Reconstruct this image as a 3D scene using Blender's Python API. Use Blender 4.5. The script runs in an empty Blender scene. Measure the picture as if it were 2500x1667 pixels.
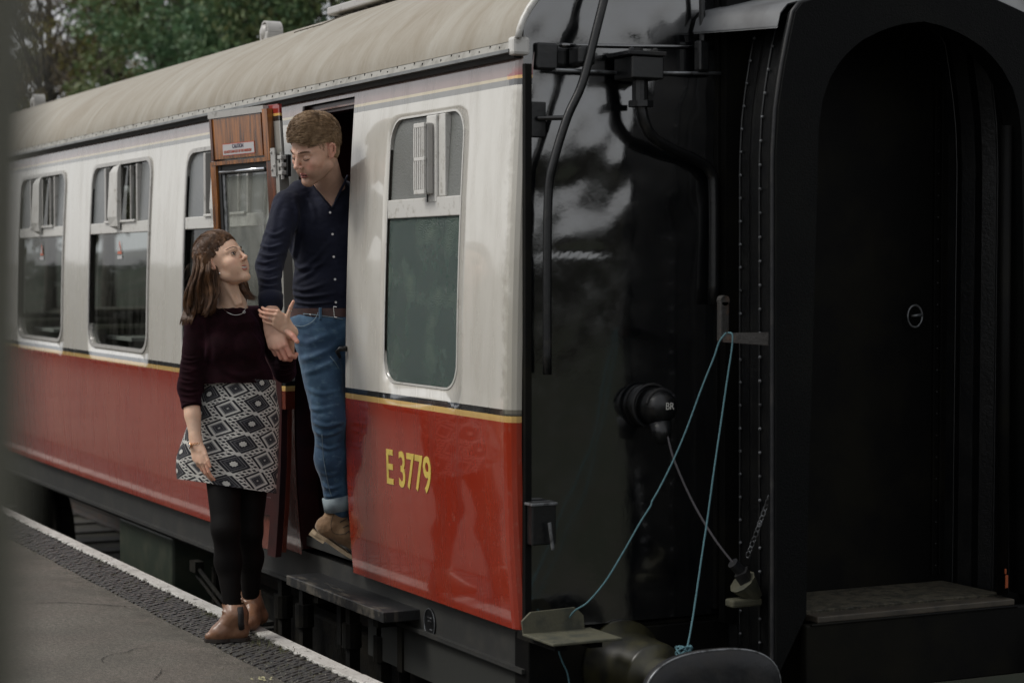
import bpy, bmesh, math, random
import numpy as np
from mathutils import Vector, Matrix, noise
random.seed(7)
RNG = np.random.default_rng(7)
rad = math.radians
SC = bpy.context.scene
COL = SC.collection

# ------------------------------------------------------------------ camera
FPX = 5000.0                       # focal length in pixels of the 2500 px wide photograph
TH = math.atan(0.5); PT = math.atan((833.5-650)/FPX)
CAM = np.array([6.72, -3.35, 1.56])
FW = np.array([-math.cos(TH)*math.cos(PT), math.sin(TH)*math.cos(PT), -math.sin(PT)])
RT = np.array([math.sin(TH), math.cos(TH), 0.0])
UP = np.cross(RT, FW)
TW = -FW
cam_d = bpy.data.cameras.new('camera'); cam = bpy.data.objects.new('camera', cam_d); COL.objects.link(cam)
cam_d.sensor_width = 36; cam_d.lens = 72; cam_d.clip_start = 0.05; cam_d.clip_end = 800
cam_d.dof.use_dof = True; cam_d.dof.focus_distance = 8.7; cam_d.dof.aperture_fstop = 3.0
cam.matrix_world = Matrix((
    (RT[0], UP[0], TW[0], CAM[0]), (RT[1], UP[1], TW[1], CAM[1]), (RT[2], UP[2], TW[2], CAM[2]), (0, 0, 0, 1)))
SC.camera = cam
# ------------------------------------------------------------------ world, sun, exposure
w = bpy.data.worlds.new('World'); SC.world = w; w.use_nodes = True
nt = w.node_tree; nt.nodes.clear()
sky = nt.nodes.new('ShaderNodeTexSky'); sky.sky_type = 'NISHITA'; sky.sun_disc = False
SUN_EL, SUN_AZ = rad(48), rad(200)
sky.sun_elevation = SUN_EL; sky.sun_rotation = SUN_AZ; sky.air_density = 1.0; sky.dust_density = 4.0; sky.ozone_density = 1.0
hsv = nt.nodes.new('ShaderNodeHueSaturation'); hsv.inputs['Saturation'].default_value = 0.28
bg = nt.nodes.new('ShaderNodeBackground'); bg.inputs['Strength'].default_value = 0.15
wo = nt.nodes.new('ShaderNodeOutputWorld')
nt.links.new(sky.outputs[0], hsv.inputs['Color'])
cl_ = nt.nodes.new('ShaderNodeMix'); cl_.data_type = 'RGBA'; cl_.inputs[0].default_value = .62; cl_.inputs[7].default_value = (4.7, 4.75, 4.85, 1)   # even cloud cover over the sky
nt.links.new(hsv.outputs[0], cl_.inputs[6]); nt.links.new(cl_.outputs[2], bg.inputs['Color']); nt.links.new(bg.outputs[0], wo.inputs['Surface'])
sd = bpy.data.lights.new('sun', 'SUN'); sun = bpy.data.objects.new('sun', sd); COL.objects.link(sun)
sd.energy = 1.5; sd.angle = rad(18); sd.color = (1.0, 0.97, 0.92)
sdir = Vector((math.sin(SUN_AZ)*math.cos(SUN_EL), math.cos(SUN_AZ)*math.cos(SUN_EL), math.sin(SUN_EL)))
sun.rotation_euler = sdir.to_track_quat('Z', 'Y').to_euler()
SC.view_settings.view_transform = 'Standard'; SC.view_settings.look = 'None'
SC.view_settings.exposure = 0.14; SC.view_settings.gamma = 1.0; SC.view_settings.use_curve_mapping = False

# ------------------------------------------------------------------ helpers
def ray(px, py): return FW + RT*((px-1250)/FPX) + UP*((833.5-py)/FPX)
def W(px, py, Y=0.0):               # pixel of the photograph to the plane y = Y
    d = ray(px, py); return CAM + d*((Y-CAM[1])/d[1])
def WX(px, py, X=0.0):
    d = ray(px, py); return CAM + d*((X-CAM[0])/d[0])
def WZ(px, py, Z=0.0):
    d = ray(px, py); return CAM + d*((Z-CAM[2])/d[2])
def Q(px, py, d): return CAM + ray(px, py)*d
def D(f): return lambda x, y, *a: f(x/0.9408, y/0.9408, *a)
DX = D(WX); DY = D(W)

def tag(o, label=None, cat=None, group=None, kind=None):
    if label: o['label'] = label
    if cat: o['category'] = cat
    if group: o['group'] = group
    if kind: o['kind'] = kind
    return o
ROOT = {}
def empty(name, loc, label, cat, group=None):
    o = bpy.data.objects.new(name, None); COL.objects.link(o); o.location = loc; o.empty_display_size = .2
    ROOT[o] = np.array(loc, float)
    return tag(o, label, cat, group)
def mesh_obj(name, V, F, mats, parent=None, smooth=False, mi=None, uv=None):
    V = np.asarray(V, float).reshape(-1, 3)
    org = np.zeros(3)
    if parent is not None: org = ROOT.get(parent, np.zeros(3))
    me = bpy.data.meshes.new(name)
    me.from_pydata((V-org).tolist(), [], F)
    if not isinstance(mats, (list, tuple)): mats = [mats]
    for m in mats: me.materials.append(m)
    if mi is not None: me.polygons.foreach_set('material_index', np.asarray(mi, dtype=np.int32))
    if smooth: me.polygons.foreach_set('use_smooth', np.ones(len(me.polygons), dtype=bool))
    if uv is not None:
        l = me.uv_layers.new(name='UVMap'); li = np.zeros(len(me.loops), dtype=np.int32)
        me.loops.foreach_get('vertex_index', li)
        l.data.foreach_set('uv', np.asarray(uv, float)[li].ravel())
    me.update()
    o = bpy.data.objects.new(name, me); COL.objects.link(o)
    if parent is not None:
        o.parent = parent; ROOT[o] = org
    return o
class MB:
    def __init__(s): s.V = []; s.F = []
    def add(s, V, F):
        n = len(s.V); s.V += [tuple(map(float, v)) for v in V]; s.F += [tuple(i+n for i in f) for f in F]; return s
    def box(s, c, size, R=None, bev=0.0):
        c = np.array(c, float); h = np.array(size, float)/2
        if bev > 0:
            b = min(bev, *(h*.9)); V = []; ids = {}
            bm = bmesh.new(); bmesh.ops.create_cube(bm, size=1.0)
            bmesh.ops.scale(bm, vec=Vector(h*2), verts=bm.verts)
            bmesh.ops.bevel(bm, geom=bm.edges[:], offset=b, segments=2, affect='EDGES', profile=.5)
            V = [np.array(v.co) for v in bm.verts]; bm.verts.index_update()
            F = [[v.index for v in f.verts] for f in bm.faces]; bm.free()
        else:
            V = [h*np.array(k) for k in ((-1,-1,-1),(1,-1,-1),(1,1,-1),(-1,1,-1),(-1,-1,1),(1,-1,1),(1,1,1),(-1,1,1))]
            F = [(0,3,2,1),(4,5,6,7),(0,1,5,4),(1,2,6,5),(2,3,7,6),(3,0,4,7)]
        if R is not None: V = [R @ v for v in V]
        return s.add([v+c for v in V], F)
    def box2(s, a, b, bev=0.0):
        a = np.array(a, float); b = np.array(b, float); return s.box((a+b)/2, abs(b-a), None, bev)
    def tube(s, pts, r, n=8, cap=True, flat=1.0):
        pts = [np.array(p, float) for p in pts]
        rs = r if hasattr(r, '__len__') else [r]*len(pts)
        V = []; F = []; t0 = pts[1]-pts[0]; t0 /= np.linalg.norm(t0)
        ref = np.array([0, 0, 1.0]) if abs(t0[2]) < .9 else np.array([1.0, 0, 0])
        u = np.cross(t0, ref); u /= np.linalg.norm(u)
        for i, p in enumerate(pts):
            t = pts[min(i+1, len(pts)-1)]-pts[max(i-1, 0)]; t = t/(np.linalg.norm(t)+1e-9)
            u = u-t*np.dot(u, t); u /= (np.linalg.norm(u)+1e-9); v = np.cross(t, u)
            for k in range(n):
                a = 2*math.pi*k/n; V.append(p+(u*math.cos(a)+v*math.sin(a)*flat)*rs[i])
        for i in range(len(pts)-1):
            for k in range(n): F.append((i*n+k, i*n+(k+1) % n, (i+1)*n+(k+1) % n, (i+1)*n+k))
        if cap: F.append(tuple(range(n))[::-1]); F.append(tuple((len(pts)-1)*n+k for k in range(n)))
        return s.add(V, F)
    def sphere(s, c, r, n=8, m=6, R=None):
        c = np.array(c, float); r = np.array(r if hasattr(r, '__len__') else (r, r, r), float); V = []; F = []
        for j in range(m+1):
            ph = math.pi*j/m
            for k in range(n):
                a = 2*math.pi*k/n
                p = np.array([math.sin(ph)*math.cos(a), math.sin(ph)*math.sin(a), math.cos(ph)])*r
                if R is not None: p = R @ p
                V.append(c+p)
        for j in range(m):
            for k in range(n): F.append((j*n+k, (j+1)*n+k, (j+1)*n+(k+1) % n, j*n+(k+1) % n))
        return s.add(V, F)
    def prism(s, outline, vec):        # closed outline of 3-D points extruded by vec
        n = len(outline); o = [np.array(p, float) for p in outline]; v = np.array(vec, float)
        return s.add(o+[p+v for p in o], [tuple(range(n))[::-1], tuple(range(n, 2*n))]+[(i, (i+1) % n, n+(i+1) % n, n+i) for i in range(n)])
    def strip(s, A, B):                # quads between two polylines
        n = len(A); return s.add(list(A)+list(B), [(i, i+1, n+i+1, n+i) for i in range(n-1)])
    def split(s, name, mat, parent=None, smooth=False):      # every separate piece becomes an object of its own
        pa = list(range(len(s.V)))
        def fd(i):
            while pa[i] != i: pa[i] = pa[pa[i]]; i = pa[i]
            return i
        for f in s.F:
            r = fd(f[0])
            for i in f[1:]: pa[fd(i)] = r
        groups = {}
        for f in s.F: groups.setdefault(fd(f[0]), []).append(f)
        out = []
        for fs in groups.values():
            ids = sorted({i for f in fs for i in f}); mp = {i: k for k, i in enumerate(ids)}
            out.append(mesh_obj(name, [s.V[i] for i in ids], [tuple(mp[i] for i in f) for f in fs], mat, parent, smooth))
        return out
    def build(s, name, mat, parent=None, smooth=False):
        return mesh_obj(name, s.V, s.F, mat, parent, smooth)
def smooth_path(pts, n=8):
    P = [np.array(p, float) for p in pts]; P = [2*P[0]-P[1]]+P+[2*P[-1]-P[-2]]; out = []
    for i in range(1, len(P)-2):
        for k in range(n):
            t = k/n; a, b, c, d = P[i-1:i+3]
            out.append(.5*((2*b)+(-a+c)*t+(2*a-5*b+4*c-d)*t*t+(-a+3*b-3*c+d)*t**3))
    out.append(P[-2]); return out

# ------------------------------------------------------------------ materials
def node_mat(name):
    m = bpy.data.materials.new(name); m.use_nodes = True; nt = m.node_tree
    b = nt.nodes['Principled BSDF']; return m, nt, b
def N(nt, t, **k):
    n = nt.nodes.new(t)
    for a, v in k.items():
        if a.startswith('_'): n.inputs[int(a[1:])].default_value = v
        else: setattr(n, a, v)
    return n
def noise_n(nt, scale, stretch=(1, 1, 1), detail=5, rough=.6, obj=False, dist=0):
    if obj: src = N(nt, 'ShaderNodeTexCoord').outputs['Object']
    else: src = N(nt, 'ShaderNodeNewGeometry').outputs['Position']
    mp = N(nt, 'ShaderNodeMapping'); mp.inputs['Scale'].default_value = stretch
    nt.links.new(src, mp.inputs[0])
    n = N(nt, 'ShaderNodeTexNoise'); n.inputs['Scale'].default_value = scale; n.inputs['Detail'].default_value = detail
    n.inputs['Roughness'].default_value = rough; n.inputs['Distortion'].default_value = dist
    nt.links.new(mp.outputs[0], n.inputs['Vector']); return n.outputs[0]
def ramp(nt, fac, stops, const=False):
    r = N(nt, 'ShaderNodeValToRGB'); e = r.color_ramp.elements
    if const: r.color_ramp.interpolation = 'CONSTANT'
    while len(e) < len(stops): e.new(.5)
    for i, (p, c) in enumerate(stops):
        e[i].position = p; e[i].color = (c, c, c, 1) if not hasattr(c, '__len__') else (*c, 1)
    nt.links.new(fac, r.inputs[0]); return r.outputs[0]
def mixc(nt, fac, a, b, mode='MIX'):
    n = N(nt, 'ShaderNodeMix', data_type='RGBA', blend_type=mode)
    for sock, v in ((n.inputs[0], fac), (n.inputs[6], a), (n.inputs[7], b)):
        if hasattr(v, 'is_linked') or isinstance(v, bpy.types.NodeSocket): nt.links.new(v, sock)
        elif hasattr(v, '__len__'): sock.default_value = (*v, 1) if len(v) == 3 else v
        else: sock.default_value = v
    return n.outputs[2]
def math_n(nt, op, a, b=None, c=None, clamp=False):
    n = N(nt, 'ShaderNodeMath', operation=op); n.use_clamp = clamp
    for i, v in enumerate((a, b, c)):
        if v is None: continue
        if isinstance(v, bpy.types.NodeSocket): nt.links.new(v, n.inputs[i])
        else: n.inputs[i].default_value = v
    return n.outputs[0]
def bump(nt, b, h, strength, dist=.01):
    n = N(nt, 'ShaderNodeBump'); n.inputs['Strength'].default_value = strength; n.inputs['Distance'].default_value = dist
    nt.links.new(h, n.inputs['Height'])
    prev = b.inputs['Normal'].links[0].from_socket if b.inputs['Normal'].is_linked else None
    if prev: nt.links.new(prev, n.inputs['Normal'])
    nt.links.new(n.outputs[0], b.inputs['Normal'])
def mat(name, col, rough=.5, metal=0, col2=None, ns=6, st=(1, 1, 1), lo=.45, hi=.65, bp=0, bs=40, bst=(1, 1, 1), bd=.01, coat=0, spec=.5, rvar=0, sss=0, obj=False, sheen=0):
    m, nt, b = node_mat(name)
    b.inputs['Base Color'].default_value = (*col, 1); b.inputs['Roughness'].default_value = rough; b.inputs['Metallic'].default_value = metal
    b.inputs['Specular IOR Level'].default_value = spec; b.inputs['Coat Weight'].default_value = coat; b.inputs['Coat Roughness'].default_value = .08
    if sss: b.inputs['Subsurface Weight'].default_value = sss; b.inputs['Subsurface Radius'].default_value = (.012, .005, .003); b.inputs['Subsurface Scale'].default_value = 1.0
    if sheen: b.inputs['Sheen Weight'].default_value = sheen; b.inputs['Sheen Roughness'].default_value = .4
    if col2 is not None:
        f = ramp(nt, noise_n(nt, ns, st, obj=obj), [(lo, 0), (hi, 1)])
        nt.links.new(mixc(nt, f, col, col2), b.inputs['Base Color'])
        if rvar: nt.links.new(math_n(nt, 'MULTIPLY_ADD', f, rvar, rough), b.inputs['Roughness'])
    if bp: bump(nt, b, noise_n(nt, bs, bst, obj=obj), bp, bd)
    return m
M = {}
M['bellows'] = mat('bellows_black_canvas', (.0035, .0038, .0042), .36, col2=(.008, .008, .0075), ns=9, spec=.35, bp=.4, bs=60, bd=.004)
M['black'] = mat('black_gloss_paint', (.0025, .0032, .004), .07, col2=(.006, .006, .006), ns=7, rvar=.16, bp=.10, bs=4.2, bd=.02, lo=.4, hi=.7, coat=1)
for k_, v_ in (('IOR', 2.1), ('Coat IOR', 1.75)): M['black'].node_tree.nodes['Principled BSDF'].inputs[k_].default_value = v_
bump(M['black'].node_tree, M['black'].node_tree.nodes['Principled BSDF'], noise_n(M['black'].node_tree, 45), .05, .004)
M['black2'] = mat('black_fittings', (.005, .0055, .006), .34, col2=(.018, .017, .015), ns=20, lo=.55, hi=.75, bp=.25, bs=60, bd=.003)
M['black_matt'] = mat('black_matt_steel', (.0030, .0030, .0028), .6, col2=(.0075, .0070, .0045), ns=3, bp=.2, bs=90, bd=.002, spec=.12)
M['under'] = mat('underframe_grime', (.0045, .0045, .0040), .8, col2=(.014, .0125, .009), ns=5, bp=.4, bs=30, bd=.01, spec=.12)
M['solebar'] = mat('solebar_grey', (.019, .0195, .018), .6, col2=(.030, .029, .025), ns=9, bp=.2, bs=50, bd=.003)
M['grey_paint'] = mat('grey_window_paint', (.36, .35, .33), .35, col2=(.20, .19, .17), ns=25, lo=.55, hi=.72, bp=.1, bs=60, bd=.002)
M['white_trim'] = mat('pale_trim_paint', (.52, .51, .48), .35, col2=(.30, .28, .24), ns=30, lo=.56, hi=.74, bp=.1, bs=60, bd=.002)
M['hood'] = mat('grey_hood_sheet', (.11, .115, .12), .5, col2=(.07, .072, .075), ns=4)
M['rubber'] = mat('black_rubber', (.01, .01, .01), .6)
M['maroon_in'] = mat('maroon_door_lining', (.030, .006, .006), .3, col2=(.018, .004, .004), ns=8, bp=.1, bs=20)
M['dark_in'] = mat('dark_interior', (.012, .010, .009), .8)
M['seat_in'] = mat('seat_moquette', (.05, .045, .03), .9)
M['chrome'] = mat('chrome', (.6, .62, .65), .12, 1)
M['yellow'] = mat('yellow_lettering', (.62, .47, .10), .3, col2=(.50, .38, .09), ns=30)
M['rope'] = mat('teal_rope', (.075, .165, .19), .8, bp=.5, bs=120)
M['rust'] = mat('rusty_steel', (.022, .020, .018), .6, col2=(.07, .038, .022), ns=18, lo=.5, hi=.7, bp=.4, bs=50)
M['silver'] = mat('worn_steel', (.22, .23, .24), .4, .6, col2=(.06, .06, .06), ns=30)
M['mossy'] = mat('mossy_worn_steel', (.075, .072, .046), .7, col2=(.04, .042, .03), ns=14, bp=.3, bs=60)
M['buffer'] = mat('buffer_steel', (.013, .0135, .015), .42, col2=(.024, .023, .022), ns=10, bp=.2, bs=30, rvar=.2, spec=.3)
M['greasy'] = mat('greasy_buffer_shank', (.014, .014, .011), .38, col2=(.040, .037, .016), ns=8, lo=.4, hi=.6)
M['white'] = mat('white_print', (.55, .54, .50), .5)
M['label'] = mat('label_card', (.42, .41, .41), .45)
M['label_red'] = mat('label_red_print', (.35, .06, .03), .5)
M['label_dark'] = mat('label_dark_print', (.06, .05, .08), .5)
M['gold'] = mat('rose_gold', (.62, .36, .20), .25, 1)
M['silver_j'] = mat('silver_jewellery', (.75, .74, .72), .2, 1)
# ------------------------------------------------------------------ the carriage: paint
Z0, Z1 = 0.215, 2.345
def sy(z):
    return .036*((.95-z)/.74)**2 if z < .95 else .052*((z-.95)/1.4)**2
def make_paint(name, edge=False):
    m, nt, b = node_mat(name)
    pos = N(nt, 'ShaderNodeNewGeometry').outputs['Position']; sx = N(nt, 'ShaderNodeSeparateXYZ'); nt.links.new(pos, sx.inputs[0])
    X, Z = sx.outputs[0], sx.outputs[2]; fz = math_n(nt, 'DIVIDE', Z, 3.0)
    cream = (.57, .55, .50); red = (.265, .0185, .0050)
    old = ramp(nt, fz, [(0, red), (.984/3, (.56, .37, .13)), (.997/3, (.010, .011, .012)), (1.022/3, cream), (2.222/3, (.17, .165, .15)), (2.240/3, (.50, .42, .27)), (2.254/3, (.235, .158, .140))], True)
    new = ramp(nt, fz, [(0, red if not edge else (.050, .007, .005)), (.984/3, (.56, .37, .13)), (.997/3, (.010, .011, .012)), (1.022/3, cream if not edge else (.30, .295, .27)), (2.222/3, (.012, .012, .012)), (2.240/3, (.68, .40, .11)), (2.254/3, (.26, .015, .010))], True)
    n1 = noise_n(nt, 22, detail=6)
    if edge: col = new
    else:
        mk = math_n(nt, 'ADD', math_n(nt, 'MULTIPLY', X, 9.0), math_n(nt, 'MULTIPLY_ADD', n1, 1.6, .05))
        mk = ramp(nt, mk, [(.0, 0), (.06, 1)])
        zz = ramp(nt, fz, [(2.215/3, 0), (2.216/3, 1), (2.268/3, 1), (2.30/3, 0)])
        col = mixc(nt, math_n(nt, 'MULTIPLY', mk, zz), old, new)
    # rain streaks, paler red patches and dirt in the paint itself
    st = ramp(nt, noise_n(nt, 3.5, (3.5, 1, .6), 7), [(.44, 0), (.72, 1)])
    fine = ramp(nt, noise_n(nt, 60, (1, 1, .5), 4), [(.58, 0), (.72, 1)])
    col = mixc(nt, math_n(nt, 'MULTIPLY', st, .30), col, (.42, .38, .30), 'MULTIPLY')
    col = mixc(nt, math_n(nt, 'MULTIPLY', fine, .12), col, (.30, .27, .22), 'MIX')
    lowm = ramp(nt, fz, [(.984/3, 1), (.985/3, 0)], True)
    pale_red = ramp(nt, noise_n(nt, 1.1, (1, 1, .5), 5), [(.40, 0), (.62, 1)])
    col = mixc(nt, math_n(nt, 'MULTIPLY', math_n(nt, 'MULTIPLY', pale_red, lowm), .24), col, (.36, .085, .040))
    endd = ramp(nt, math_n(nt, 'MULTIPLY_ADD', X, 6.0, math_n(nt, 'MULTIPLY_ADD', n1, .8, .55)), [(.5, 0), (.75, 1)])
    upm = ramp(nt, fz, [(1.017/3, 0), (1.018/3, 1), (2.2/3, 1), (2.21/3, 0)])
    col = mixc(nt, math_n(nt, 'MULTIPLY', math_n(nt, 'MULTIPLY', endd, upm), .55), col, (.27, .25, .20))
    # paint chips
    vor = noise_n(nt, 140, detail=2); chips = math_n(nt, 'MULTIPLY', ramp(nt, vor, [(.76, 0), (.78, 1)]), .6)
    col = mixc(nt, chips, col, (.20, .18, .16))
    nt.links.new(col, b.inputs['Base Color'])
    nt.links.new(math_n(nt, 'MULTIPLY_ADD', st, .16, .20), b.inputs['Roughness'])
    b.inputs['Coat Weight'].default_value = 1.0; b.inputs['Coat Roughness'].default_value = .05; b.inputs['Coat IOR'].default_value = 1.60
    bump(nt, b, noise_n(nt, 2.0, (1, 1, .6), 3), .35, .02)
    bump(nt, b, noise_n(nt, 11, detail=3), .10, .006)
    return m
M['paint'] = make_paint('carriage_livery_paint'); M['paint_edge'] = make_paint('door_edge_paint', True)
# roof
m, nt, b = node_mat('weathered_roof_paint'); M['roof'] = m
f1 = ramp(nt, noise_n(nt, 1.6, (2.0, .8, .8), 7, .66, dist=1.6), [(.36, 0), (.68, 1)])
f2 = ramp(nt, noise_n(nt, 3, (1.5, .8, .8), 8, .7, dist=2.0), [(.48, 0), (.76, 1)])
f3 = ramp(nt, noise_n(nt, 120, detail=3), [(.62, 0), (.76, 1)])
c = mixc(nt, f1, (.29, .268, .222), (.205, .172, .122)); c = mixc(nt, math_n(nt, 'MULTIPLY', f2, .35), c, (.34, .325, .28))
f4 = ramp(nt, noise_n(nt, 5, (1.6, .7, .7), 8, .75, dist=2.0), [(.56, 0), (.70, 1)])
c = mixc(nt, math_n(nt, 'MULTIPLY', f4, .22), c, (.16, .125, .09))
c = mixc(nt, math_n(nt, 'MULTIPLY', f3, .35), c, (.10, .09, .07)); nt.links.new(c, b.inputs['Base Color']); b.inputs['Roughness'].default_value = .62
bump(nt, b, noise_n(nt, 3, (2, 1, 1), 5), .25, .02); bump(nt, b, noise_n(nt, 70), .15, .002)
# glass kinds
def glass_mat(name, tint, refl_rough=.03, frost=None, fcol=(.16, .165, .155), fcol2=None, fs=3, fst=(1, 1, 1), tilt=.04):
    m = bpy.data.materials.new(name); m.use_nodes = True; nt = m.node_tree; nt.nodes.clear(); out = N(nt, 'ShaderNodeOutputMaterial')
    fr = N(nt, 'ShaderNodeFresnel'); nt.links.new(math_n(nt, 'MULTIPLY_ADD', N(nt, 'ShaderNodeNewGeometry').outputs['Backfacing'], -.8333, 1.5), fr.inputs[0])
    gl = N(nt, 'ShaderNodeBsdfGlossy'); gl.inputs['Roughness'].default_value = refl_rough
    bp_ = N(nt, 'ShaderNodeBump'); bp_.inputs['Strength'].default_value = tilt; bp_.inputs['Distance'].default_value = .01
    nt.links.new(noise_n(nt, 2.5, detail=2) if frost is None else noise_n(nt, frost, (1, 1, 1), 3), bp_.inputs['Height'])
    nt.links.new(bp_.outputs[0], gl.inputs['Normal'])
    if frost is None:
        tr = N(nt, 'ShaderNodeBsdfTransparent'); tr.inputs[0].default_value = (*tint, 1)
        dirt = N(nt, 'ShaderNodeBsdfDiffuse'); dirt.inputs[0].default_value = (.30, .30, .27, 1)
        mx0 = N(nt, 'ShaderNodeMixShader'); nt.links.new(math_n(nt, 'MULTIPLY_ADD', ramp(nt, noise_n(nt, 4, (3, 1, 1), 6), [(.4, 0), (.8, 1)]), .10 if tint[0] < .8 else .35, 0 if tint[0] < .8 else .16), mx0.inputs[0])  # door glass: extra pale veil painted for bright reflections, on top of dirt
        nt.links.new(tr.outputs[0], mx0.inputs[1]); nt.links.new(dirt.outputs[0], mx0.inputs[2]); base = mx0
    else:
        base = N(nt, 'ShaderNodeBsdfDiffuse'); base.inputs[0].default_value = (*fcol, 1); nt.links.new(bp_.outputs[0], base.inputs['Normal'])
        if fcol2 is not None:
            nt.links.new(mixc(nt, ramp(nt, noise_n(nt, fs, fst, 6), [(.45, 0), (.75, 1)]), fcol, fcol2), base.inputs[0])
    mx = N(nt, 'ShaderNodeMixShader'); nt.links.new(fr.outputs[0], mx.inputs[0]); nt.links.new(base.outputs[0], mx.inputs[1]); nt.links.new(gl.outputs[0], mx.inputs[2])
    nt.links.new(mx.outputs[0], out.inputs[0]); return m
M['glass'] = glass_mat('dusty_window_glass', (.62, .66, .64))
M['glass_up'] = glass_mat('sky_grey_top_light_glass', (.6, .6, .6), .1, 90, (.14, .148, .15), (.18, .185, .18), 3, tilt=.2)  # opaque pale grey painted in for the sky reflected by the top lights
M['frost_up'] = glass_mat('frosted_pale_glass', (.6, .6, .6), .28, 130, (.150, .155, .145), (.115, .12, .11), 6, tilt=.3)
M['frost_low'] = glass_mat('frosted_green_glass', (.6, .6, .6), .24, 170, (.016, .042, .034), (.055, .092, .066), 5, (1, 1, 1), tilt=.9)
M['glass_clear'] = glass_mat('door_window_glass', (.90, .92, .90))
M['wood'] = mat('varnished_teak', (.30, .105, .018), .22, col2=(.060, .022, .007), ns=7, st=(7, 7, .5), lo=.38, hi=.66, coat=.5, bp=.1, bs=30, bst=(6, 6, .5), bd=.002)
M['wood_dark'] = mat('dark_teak_frame', (.13, .035, .010), .25, col2=(.05, .015, .006), ns=8, st=(6, 6, .5), coat=.5)

CAR = empty('railway_carriage', (-6, 1.37, -1.0), 'red and cream railway carriage with pale curved roof, open doorway and black end', 'railway carriage')

def sq_loop(n):                      # points on the boundary of the unit square
    L = []
    for k in range(n): L.append((-1+2*k/n, -1))
    for k in range(n): L.append((1, -1+2*k/n))
    for k in range(n): L.append((1-2*k/n, 1))
    for k in range(n): L.append((-1, 1-2*k/n))
    return np.array(L)
def rrect(x0, x1, z0, z1, r, n=22):
    L = sq_loop(n); L = np.sign(L)*np.where(abs(L) < 1, abs(L)**.8, 1)
    c = np.array([(x0+x1)/2, (z0+z1)/2]); h = np.array([(x1-x0)/2, (z1-z0)/2]); q = L*h; core = h-r
    cl = np.clip(q, -core, core); d = q-cl; ln = np.linalg.norm(d, axis=1, keepdims=True); ln[ln < 1e-9] = 1
    return c+cl+d/ln*r*(np.linalg.norm(d, axis=1, keepdims=True) > 0)
def skin_panel(mb, x0, x1, hole=None, z0=Z0, z1=Z1, nr=7):
    if hole is None:
        nz = 26; nx = max(2, int((x1-x0)/.3)); V = []; F = []
        for i in range(nx+1):
            for j in range(nz+1):
                z = z0+(z1-z0)*j/nz; V.append((x0+(x1-x0)*i/nx, sy(z), z))
        for i in range(nx):
            for j in range(nz): a = i*(nz+1)+j; F.append((a, a+nz+1, a+nz+2, a+1))
        mb.add(V, F); return
    inn = rrect(*hole); L = sq_loop(22); L = np.sign(L)*np.where(abs(L) < 1, abs(L)**.8, 1)
    out = np.array([(x0+x1)/2, (z0+z1)/2])+L*np.array([(x1-x0)/2, (z1-z0)/2])
    V = []; n = len(inn)
    V += [(p[0], sy(p[1])+.035, p[1]) for p in inn]
    for k in range(nr+1):
        t = (k/nr); P = inn+(out-inn)*t
        V += [(p[0], sy(p[1]), p[1]) for p in P]
    F = []
    for k in range(nr+1):
        for i in range(n): F.append((k*n+i, (k+1)*n+i, (k+1)*n+(i+1) % n, k*n+(i+1) % n)[::-1])
    mb.add(V, F)
side = MB()
ZW0, ZW1, ZT0, ZT1 = 1.085, 2.165, 1.757, 1.822
wins = [(-5.88-1.93*k, -4.63-1.93*k) for k in range(-1, 4)]     # the first is the one behind the open door
XD0, XD1 = -2.25, -1.61
LAV = (-1.175, -.462)
xb = [-2.44]
for k in range(5): xb.append((wins[k][0]+wins[k][0]-.68)/2 if k < 4 else -12.6)
for k, wn in enumerate(wins): skin_panel(side, xb[k+1], xb[k], (wn[0], wn[1], ZW0, ZW1, .10))
skin_panel(side, -2.44, XD0)
skin_panel(side, XD0, XD1, z0=2.30)
skin_panel(side, XD1, -.05, (LAV[0], LAV[1], ZW0, ZW1, .10))
# rounded end corner
for k in range(4):
    a, b2 = math.pi/2*k/4, math.pi/2*(k+1)/4
    A = [(-.05+.05*math.sin(a), sy(z)+.05*(1-math.cos(a)), z) for z in np.linspace(Z0, Z1, 20)]
    B = [(-.05+.05*math.sin(b2), sy(z)+.05*(1-math.cos(b2)), z) for z in np.linspace(Z0, Z1, 20)]
    side.strip(B, A)
side.build('side_panel', M['paint'], CAR, True)
# far side and shell
sh = MB(); sh.box2((-12.6, 2.66, Z0), (-.02, 2.72, Z1)); sh.box2((-12.6, .12, .24), (-.03, 2.65, .295))
sh.box2((-12.6, .1, 2.33), (-.03, 2.65, 2.35)); sh.build('inner_shell', M['dark_in'], CAR)
sh = MB(); sh.box2((-2.42, .075, .30), (-2.36, 2.6, 2.3)); sh.box2((-1.56, .075, .30), (-1.50, 2.6, 2.3)); sh.split('vestibule_partition', M['maroon_in'], CAR)
# doorway surround
mb = MB()
for z0_, z1_ in zip(np.linspace(.24, 2.30, 9)[:-1], np.linspace(.24, 2.30, 9)[1:]):
    for xa in (XD0, XD1):
        s_ = 1 if xa == XD0 else -1
        V = [(xa+o*s_, sy(z)+y_, z) for z in (z0_, z1_) for o, y_ in ((0, -.0), (.012, .004), (.012, .10), (0, .10))]
        mb.add(V, [(0, 1, 5, 4), (1, 2, 6, 5), (2, 3, 7, 6)])
mb.box2((XD0+.012, .075, 2.255), (XD1-.012, .14, 2.298))
mb.build('door_frame', M['maroon_in'], CAR, False)
mb = MB(); mb.box2((XD0+.02, .060, 2.268), (XD1-.02, .0745, 2.276)); mb.build('frame_moulding', M['wood_dark'], CAR)
mb = MB(); mb.box2((XD0-.02, .055, .255), (XD1+.02, .16, .300), .004); mb.build('threshold', M['solebar'], CAR)

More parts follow.
